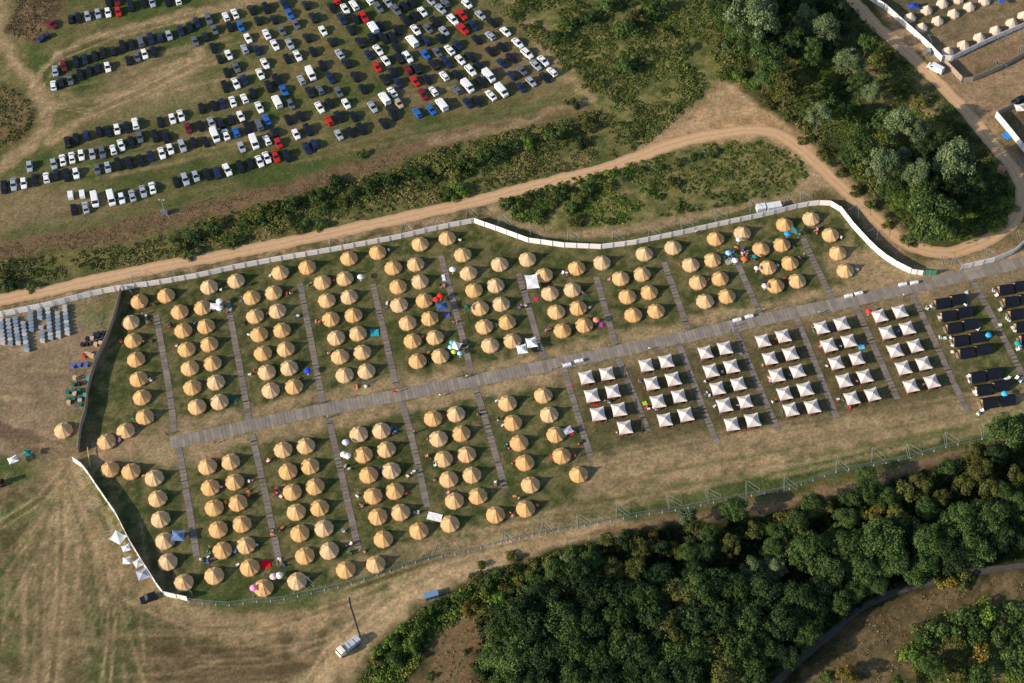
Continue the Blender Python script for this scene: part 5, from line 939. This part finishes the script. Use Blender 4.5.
WOOD = Z(684, 410, 2.503, [(125, 250, 30, M_), (30, 300, 25, O_), (60, 310, 30, M_), (175, 300, 25, O_), (240, 265, 15, Y_), (15, 270, 20, M_), (280, 290, 35, D), (325, 240, 30, M_), (360, 250, 20, O_), (405, 275, 30, D), (460, 205, 35, M_), (470, 260, 24, Y_), (505, 225, 30, D), (550, 210, 25, O_), (455, 165, 28, M_), (590, 190, 30, D), (640, 225, 22, O_), (610, 250, 30, D), (725, 110, 30, O_), (740, 160, 35, O_), (700, 190, 25, D), (800, 60, 45, M_), (845, 40, 30, M_), (780, 120, 30, D), (830, 170, 25, O_), (800, 210, 30, D), (760, 200, 25, D), (665, 150, 25, D), (310, 360, 50, D), (410, 350, 50, M_), (490, 330, 55, M_), (560, 310, 40, D), (610, 330, 50, M_), (690, 290, 50, M_), (760, 270, 50, M_), (730, 350, 45, D), (670, 370, 42, D), (600, 385, 38, M_), (520, 385, 42, D), (440, 405, 42, M_), (360, 415, 42, D), (340, 450, 38, D), (800, 320, 42, D), (840, 250, 40, M_), (845, 320, 35, D), (380, 330, 30, D), (230, 350, 30, D), (170, 400, 32, G_), (230, 400, 28, G_), (80, 440, 45, D), (30, 460, 50, D), (130, 460, 45, M_), (200, 470, 50, D), (270, 480, 50, D), (320, 490, 38, D), (310, 550, 35, M_), (240, 540, 48, D), (160, 540, 50, D), (90, 530, 50, D), (20, 540, 50, D), (50, 610, 50, D), (130, 610, 50, D), (20, 670, 50, D), (100, 670, 50, D), (200, 600, 38, D), (160, 670, 45, D), (60, 360, 30, D), (120, 340, 28, D), (10, 360, 30, D), (530, 260, 28, D), (420, 220, 25, D), (230, 310, 28, M_)])
WOOD += Z(360, 500, 3.012, [(745, 125, 25, O_), (850, 155, 33, O_), (880, 100, 18, Y_), (945, 150, 22, Y_), (985, 50, 28, G_), (800, 120, 30, D), (905, 150, 28, D), (1000, 140, 25, M_), (650, 240, 55, D), (560, 300, 55, D), (700, 300, 60, D), (470, 355, 62, D), (430, 410, 55, D), (520, 400, 65, D), (610, 380, 65, D), (690, 400, 60, D), (770, 300, 60, D), (850, 300, 60, D), (770, 380, 60, M_), (415, 470, 55, D), (480, 480, 65, M_), (560, 490, 65, D), (640, 470, 60, D), (720, 480, 60, M_), (800, 450, 60, D), (880, 380, 60, D), (950, 400, 60, D), (850, 490, 60, D), (930, 490, 60, M_), (1000, 470, 60, D), (455, 545, 55, D), (540, 555, 60, D), (630, 550, 60, D), (730, 555, 60, D), (820, 550, 50, D), (900, 550, 60, D), (980, 545, 60, D), (900, 240, 45, D), (960, 290, 55, D), (1015, 330, 40, D), (700, 200, 40, D), (760, 220, 40, D), (830, 220, 40, D), (1010, 220, 40, D), (640, 170, 25, M_), (590, 215, 35, M_)])
WOOD += Z(684, 410, 2.503, [(335, 525, 12, D), (385, 480, 13, D), (300, 575, 12, D), (255, 625, 14, D), (430, 455, 12, M_), (480, 440, 12, D), (580, 415, 12, D)])+[(930, 668, 12, D), (845, 675, 8, Y_), (896, 683, 7, M_)]
ADJ = {D: 'dark green', M_: 'green', O_: 'olive', G_: 'grey green', Y_: 'yellowish', B_: 'bright green'}
def veg(lst, where, group, shapef, cat):
    cn = {}
    for i, (x, y, r_, k_) in enumerate(sorted(lst, key=lambda p: p[0])):
        sz = 'large' if r_ > 16 else ('small' if r_ < 9 else 'medium'); key = (k_, sz); cn[key] = cn.get(key, 0)+1
        tree(x, y, r_, k_, shapef(k_, r_), f'{sz} {ADJ[k_]} {cat} {where}, {od(cn[key])} such from the left', group, i)
nrm_ = lambda L_, s_: [(x, y, r_/s_ if False else r_, k_) for x, y, r_, k_ in L_]
GROVE = [(x, y, r_/2.733, k_) for x, y, r_, k_ in GROVE]
rw_ = random.Random(5)
WOOD = [(x, y, r_, (rw_.choices([D, M_, O_], [5, 5, 1])[0] if k_ == D else k_)) for x, y, r_, k_ in WOOD]
WOOD = [(x, y, (r_/2.503 if i < 72 else (r_/3.012 if r_ > 14.5 and i < len(WOOD)-3 else r_)), k_) for i, (x, y, r_, k_) in enumerate(WOOD)]
veg(GROVE, 'in the upper right grove', 'trees of the upper right grove', lambda k_, r_: 'willow' if k_ == G_ and r_ > 9 else ('small' if r_ < 9 else 'round'), 'tree')
veg(WOOD, 'in the lower right wood', 'trees of the lower right wood', lambda k_, r_: 'small' if r_ < 10.5 else 'round', 'tree')
SHR = [(x, y, r_/3.012, k_) for x, y, r_, k_ in Z(0, 130, 3.012, [(545, 350, 22, D), (590, 320, 25, D), (640, 290, 25, D), (700, 330, 22, M_), (665, 275, 22, D), (780, 250, 26, D), (820, 220, 24, D), (870, 230, 24, D), (850, 270, 22, D), (920, 280, 20, M_), (970, 230, 22, M_), (1000, 170, 26, D), (960, 200, 24, M_), (740, 280, 20, M_), (30, 460, 22, D), (100, 470, 16, M_), (600, 360, 18, D), (520, 330, 16, M_), (560, 380, 14, M_), (20, 430, 16, O_)])]
SHR += [(x, y, r_/T5, k_) for x, y, r_, k_ in Z(200, 134, T5, [(735, 340, 36, O_), (800, 300, 40, D), (880, 260, 50, D), (950, 240, 48, D), (700, 235, 40, D), (500, 480, 30, O_), (620, 460, 35, M_), (460, 350, 38, M_), (1000, 200, 50, D), (830, 95, 28, D), (380, 400, 40, D), (300, 430, 40, M_), (560, 300, 26, O_)])]
SHR += [(x, y, r_/T5, k_) for x, y, r_, k_ in Z(400, 134, T5, [(150, 230, 40, M_), (90, 180, 50, D), (250, 170, 55, D), (330, 150, 50, D), (420, 120, 50, D), (500, 90, 50, D), (300, 290, 45, B_), (240, 300, 38, M_), (650, 45, 30, B_), (560, 60, 45, D), (740, 20, 40, D), (870, 370, 45, M_), (545, 345, 40, M_), (600, 365, 38, M_), (700, 410, 36, M_), (890, 440, 36, O_), (905, 240, 14, Y_), (930, 320, 36, O_), (990, 230, 34, M_), (780, 350, 30, O_), (650, 320, 28, O_), (820, 280, 28, O_)])]
SHR += [(x, y, r_/3.413, k_) for x, y, r_, k_ in Z(540, 0, 3.413, [(290, 230, 42, M_), (110, 350, 24, D), (200, 280, 20, O_), (60, 460, 40, D), (250, 450, 30, D), (170, 420, 28, O_), (130, 480, 32, D), (280, 610, 16, G_), (350, 580, 18, M_), (410, 570, 18, M_), (470, 550, 20, O_), (240, 630, 20, O_), (160, 640, 26, M_), (60, 655, 24, M_), (530, 535, 18, M_), (580, 520, 18, M_), (455, 620, 20, O_), (190, 240, 22, O_), (540, 100, 45, D), (570, 170, 36, M_), (640, 60, 36, D), (400, 30, 38, M_), (360, 150, 40, D), (170, 60, 38, M_), (60, 130, 34, M_), (300, 100, 40, M_), (100, 70, 30, D), (230, 20, 36, M_), (470, 60, 40, O_), (560, 40, 40, D), (20, 50, 30, O_), (330, 60, 36, O_), (430, 110, 30, O_), (620, 130, 30, D), (500, 160, 28, M_), (680, 260, 24, B_), (720, 290, 20, B_), (780, 350, 22, O_), (850, 400, 18, O_), (920, 470, 18, O_), (990, 560, 18, M_), (160, 240, 22, O_), (90, 300, 18, O_)])]
SHR += [(x, y, r_/2.733, k_) for x, y, r_, k_ in Z(720, 0, 2.733, [(330, 470, 18, O_), (370, 520, 18, O_), (410, 560, 18, M_), (460, 600, 20, O_), (520, 650, 18, M_), (700, 620, 22, M_), (750, 600, 26, B_), (790, 550, 28, B_), (760, 520, 30, M_), (740, 570, 25, M_), (280, 420, 18, O_), (230, 380, 16, O_), (480, 180, 24, O_), (500, 230, 24, O_), (540, 270, 24, O_), (450, 160, 20, Y_), (320, 230, 30, M_), (300, 260, 34, M_), (350, 300, 34, M_), (380, 340, 30, M_), (430, 320, 30, M_)])]
SHR += [(x, y, r_/3.012, k_) for x, y, r_, k_ in Z(360, 500, 3.012, [(50, 450, 30, B_), (90, 420, 32, B_), (130, 390, 34, B_), (180, 370, 34, M_), (160, 430, 38, B_), (110, 470, 34, M_), (50, 490, 24, O_), (200, 340, 30, B_), (240, 320, 30, M_), (330, 320, 28, Y_), (380, 330, 28, O_), (420, 300, 28, B_), (300, 290, 26, M_), (350, 230, 34, D), (400, 220, 34, D), (450, 210, 32, D), (380, 270, 30, M_), (440, 270, 26, O_), (500, 270, 26, M_), (550, 250, 26, M_), (480, 255, 12, Y_), (520, 225, 18, M_), (570, 190, 26, O_), (620, 170, 26, G_), (660, 150, 24, M_), (520, 185, 22, O_), (460, 170, 22, O_), (700, 150, 24, M_), (370, 195, 20, M_), (340, 500, 20, D), (360, 520, 22, D), (320, 455, 12, D), (215, 530, 14, M_), (180, 470, 24, M_)])]
SHR += [(x, y, r_/2.503, k_) for x, y, r_, k_ in Z(684, 410, 2.503, [(580, 600, 32, B_), (640, 550, 36, M_), (700, 520, 36, M_), (760, 510, 36, B_), (820, 500, 36, M_), (630, 620, 30, O_), (690, 600, 26, O_), (790, 570, 32, M_), (840, 610, 36, M_), (750, 660, 36, D), (680, 650, 30, O_), (600, 560, 28, M_), (670, 570, 24, O_), (730, 560, 28, M_), (840, 550, 30, M_), (660, 430, 22, Y_), (700, 420, 20, O_), (740, 610, 24, Y_), (410, 660, 22, Y_), (360, 670, 20, M_), (590, 660, 18, O_)])]
def zone(x, y):
    if y > 500 and x < 640: return 'in the weeds by the lower track'
    if y > 500: return 'in the lower right clearing'
    if x > 735: return 'around the upper right grove'
    if y < 140 and x > 530: return 'in the scrub right of the car park'
    if x > 495 and y > 150: return 'in the scrub island inside the road fork' if y > 178-(x-540)*.2 else 'in the hedge above the dirt road'
    return 'in the hedge above the dirt road'
rz_ = random.Random(8)
SHR = [(x, y, r_*rz_.uniform(.75, 1.05), rz_.choice([D, M_, M_, O_]) if k_ == D else k_) for x, y, r_, k_ in SHR if not (x > 545 and x < 735 and y < 140 and rz_.random() < .25)]
cn = {}
for i, (x, y, r_, k_) in enumerate(sorted(SHR, key=lambda p: p[0])):
    z_ = zone(x, y); key = (k_, z_); cn[key] = cn.get(key, 0)+1
    tree(x, y, r_*1.05, k_, 'shrub', f'{ADJ[k_]} shrub {z_}, {od(cn[key])} such from the left', 'shrubs '+z_, i)
# undergrowth as stuff
UG = {'ug_green': [(.04, .065, .014), (.09, .125, .026), (.18, .20, .05)], 'ug_brown': [(.07, .085, .024), (.14, .14, .045), (.25, .21, .085)], 'ug_dark': [(.016, .026, .008), (.03, .045, .013), (.06, .075, .02)], 'ug_rust': [(.15, .11, .055), (.21, .15, .08), (.28, .20, .11)], 'ug_lush': [(.055, .11, .018), (.12, .19, .03), (.26, .29, .05)]}
UM = {k_: mat(k_, (0, 0, 0), .8, spec=.1, ramp=v) for k_, v in UG.items()}
def undergrowth(pts, dens, rr, hh, key, label, lsz=(.28, .58), per=16, thr=.40):
    P_ = W(pts); xx = [p[0] for p in P_]; yy = [p[1] for p in P_]; A = (max(xx)-min(xx))*(max(yy)-min(yy)); n = int(A*dens*4.2)
    X = rng.uniform(min(xx), max(xx), n); Y = rng.uniform(min(yy), max(yy), n); ok = inside(X, Y, P_)&(fbm(X, Y, 7, 3) > thr); X, Y = X[ok], Y[ok]
    n = len(X); big = np.clip((fbm(X, Y, 9, 6)-.3)*2.5, .15, 1.2); r_ = rng.uniform(*rr, n)*(.5+big*.6); h_ = rng.uniform(*hh, n)*big*.55; tone0 = (fbm(X, Y, 5, 2)-.5)*2.2+.45+rng.normal(0, .2, n)
    d = rng.normal(size=(n, per, 3)); d /= np.linalg.norm(d, axis=2)[..., None]; d[..., 2] = np.abs(d[..., 2])
    c = np.stack([X, Y, np.zeros(n)], -1)[:, None, :]+d*np.stack([r_, r_, h_], -1)[:, None, :]*(rng.uniform(.75, 1.05, (n, per, 1)))
    c[..., 2] += .05; nr = d+rng.normal(0, .4, d.shape); tn = tone0[:, None]+rng.normal(0, .13, (n, per)); sz = rng.uniform(*lsz, (n, per))
    me_ = quads_mesh('undergrowth', c.reshape(-1, 3), nr.reshape(-1, 3), sz.ravel(), tn.ravel(), UM[key]); o = link('undergrowth', me_); tag(o, label, kind='stuff'); return o
undergrowth([(-40, 268), (60, 254), (130, 244), (200, 226), (280, 203), (360, 180), (430, 152), (520, 132), (600, 110), (645, 122), (638, 148), (590, 166), (530, 179), (470, 195), (400, 210), (300, 231), (200, 251), (100, 271), (-40, 295)], .20, (.7, 1.5), (.5, 1.5), 'ug_brown', 'brown green undergrowth of the hedge above the dirt road')
undergrowth([(300, 195), (400, 168), (450, 146), (520, 130), (600, 112), (560, 150), (480, 175), (400, 195), (300, 222), (180, 248), (170, 235), (230, 212)], .16, (.8, 1.6), (.8, 2.0), 'ug_green', 'dark green brambles inside the hedge', thr=.2)
undergrowth([(-40, 250), (80, 232), (150, 214), (200, 205), (300, 180), (360, 162), (420, 142), (420, 152), (330, 190), (250, 210), (190, 226), (90, 250), (-40, 268)], .30, (.5, 1.0), (.05, .3), 'ug_rust', 'rust brown dry herbs below the car park', (.12, .3), 9)
undergrowth([(475, -10), (740, -10), (755, 80), (727, 80), (690, 104), (642, 148), (605, 106), (570, 75), (540, 45)], .20, (.7, 1.6), (.4, 1.5), 'ug_green', 'mixed green scrub right of the car park')
undergrowth([(500, -10), (620, -10), (700, 60), (720, 84), (690, 106), (645, 146), (605, 108), (565, 62)], .12, (.6, 1.3), (.3, .9), 'ug_brown', 'dry brown weeds mixed into the scrub right of the car park')
undergrowth([(503, 200), (560, 182), (640, 162), (700, 145), (760, 141), (798, 156), (808, 175), (785, 193), (720, 206), (640, 221), (560, 230), (515, 220)], .2, (.5, 1.1), (.2, .7), 'ug_green', 'dry weeds of the scrub island inside the road fork', (.25, .5))
undergrowth([(503, 200), (560, 182), (640, 162), (700, 145), (700, 152), (640, 172), (600, 190), (690, 190), (690, 206), (640, 221), (560, 230), (515, 220)], .14, (.6, 1.2), (.4, 1.2), 'ug_lush', 'green weeds of the scrub island inside the road fork')
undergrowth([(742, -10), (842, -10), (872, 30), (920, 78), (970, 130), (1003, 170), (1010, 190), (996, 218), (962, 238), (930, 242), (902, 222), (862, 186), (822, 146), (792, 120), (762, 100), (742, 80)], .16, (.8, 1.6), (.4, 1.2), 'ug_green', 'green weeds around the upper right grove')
undergrowth([(806, 62), (842, 70), (862, 105), (880, 128), (850, 140), (825, 128), (808, 95)], .5, (.8, 1.5), (.3, .8), 'ug_green', 'smooth green reed bed inside the upper right grove', (.2, .4), 16, .1)
undergrowth([(865, 50), (905, 58), (960, 115), (935, 125), (900, 110)], .15, (.6, 1.2), (.3, .8), 'ug_lush', 'yellow green weeds by the upper right road')
undergrowth([(735, 82), (762, 104), (795, 124), (860, 185), (930, 243), (955, 248), (925, 232), (870, 180), (800, 115), (745, 75)], .25, (.5, .9), (.3, .8), 'ug_brown', 'dry roadside weeds at the foot of the grove')
undergrowth([(345, 700), (378, 652), (396, 630), (435, 602), (480, 577), (560, 550), (640, 530), (640, 580), (520, 610), (470, 612), (430, 640), (420, 660), (400, 700)], .24, (.7, 1.5), (.4, 1.3), 'ug_lush', 'lush green weeds by the lower track', thr=.2)
undergrowth([(425, 640), (462, 614), (490, 620), (495, 645), (480, 700), (400, 700), (430, 672)], .08, (.4, .8), (.1, .35), 'ug_rust', 'rust brown dry herbs at the tip of the wood', (.2, .4), 10)
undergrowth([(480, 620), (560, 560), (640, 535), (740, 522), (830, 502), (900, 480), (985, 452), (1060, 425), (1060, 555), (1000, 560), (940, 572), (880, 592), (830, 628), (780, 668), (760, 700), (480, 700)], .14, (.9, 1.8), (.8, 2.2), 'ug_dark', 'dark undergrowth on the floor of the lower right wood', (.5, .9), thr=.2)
undergrowth([(790, 690), (835, 642), (880, 612), (940, 587), (1060, 570), (1060, 598), (985, 603), (935, 617), (912, 645), (905, 690)], .05, (.4, .9), (.1, .4), 'ug_rust', 'dry brown herbs of the lower right clearing', (.2, .45), 10)
undergrowth([(908, 700), (908, 655), (932, 620), (985, 605), (1060, 602), (1060, 700)], .16, (.6, 1.4), (.4, 1.2), 'ug_lush', 'green and yellow scrub in the lower right clearing')
undergrowth([(4, 32), (13, 15), (24, -10), (70, -10), (50, 22), (36, 41), (14, 36)], .2, (.5, 1.1), (.2, .7), 'ug_rust', 'rust brown scrub patch at top left', (.25, .5))
undergrowth([(-20, 84), (13, 90), (28, 99), (35, 112), (33, 124), (20, 138), (-20, 155)], .2, (.5, 1.1), (.2, .7), 'ug_brown', 'yellow brown scrub patch at the left edge', (.25, .5))
undergrowth([(975, 170), (1003, 172), (1012, 190), (998, 218), (965, 238), (935, 243), (955, 215), (985, 195)], .18, (.6, 1.2), (.3, .9), 'ug_lush', 'fresh green weeds inside the bend of the dirt road', thr=.2)
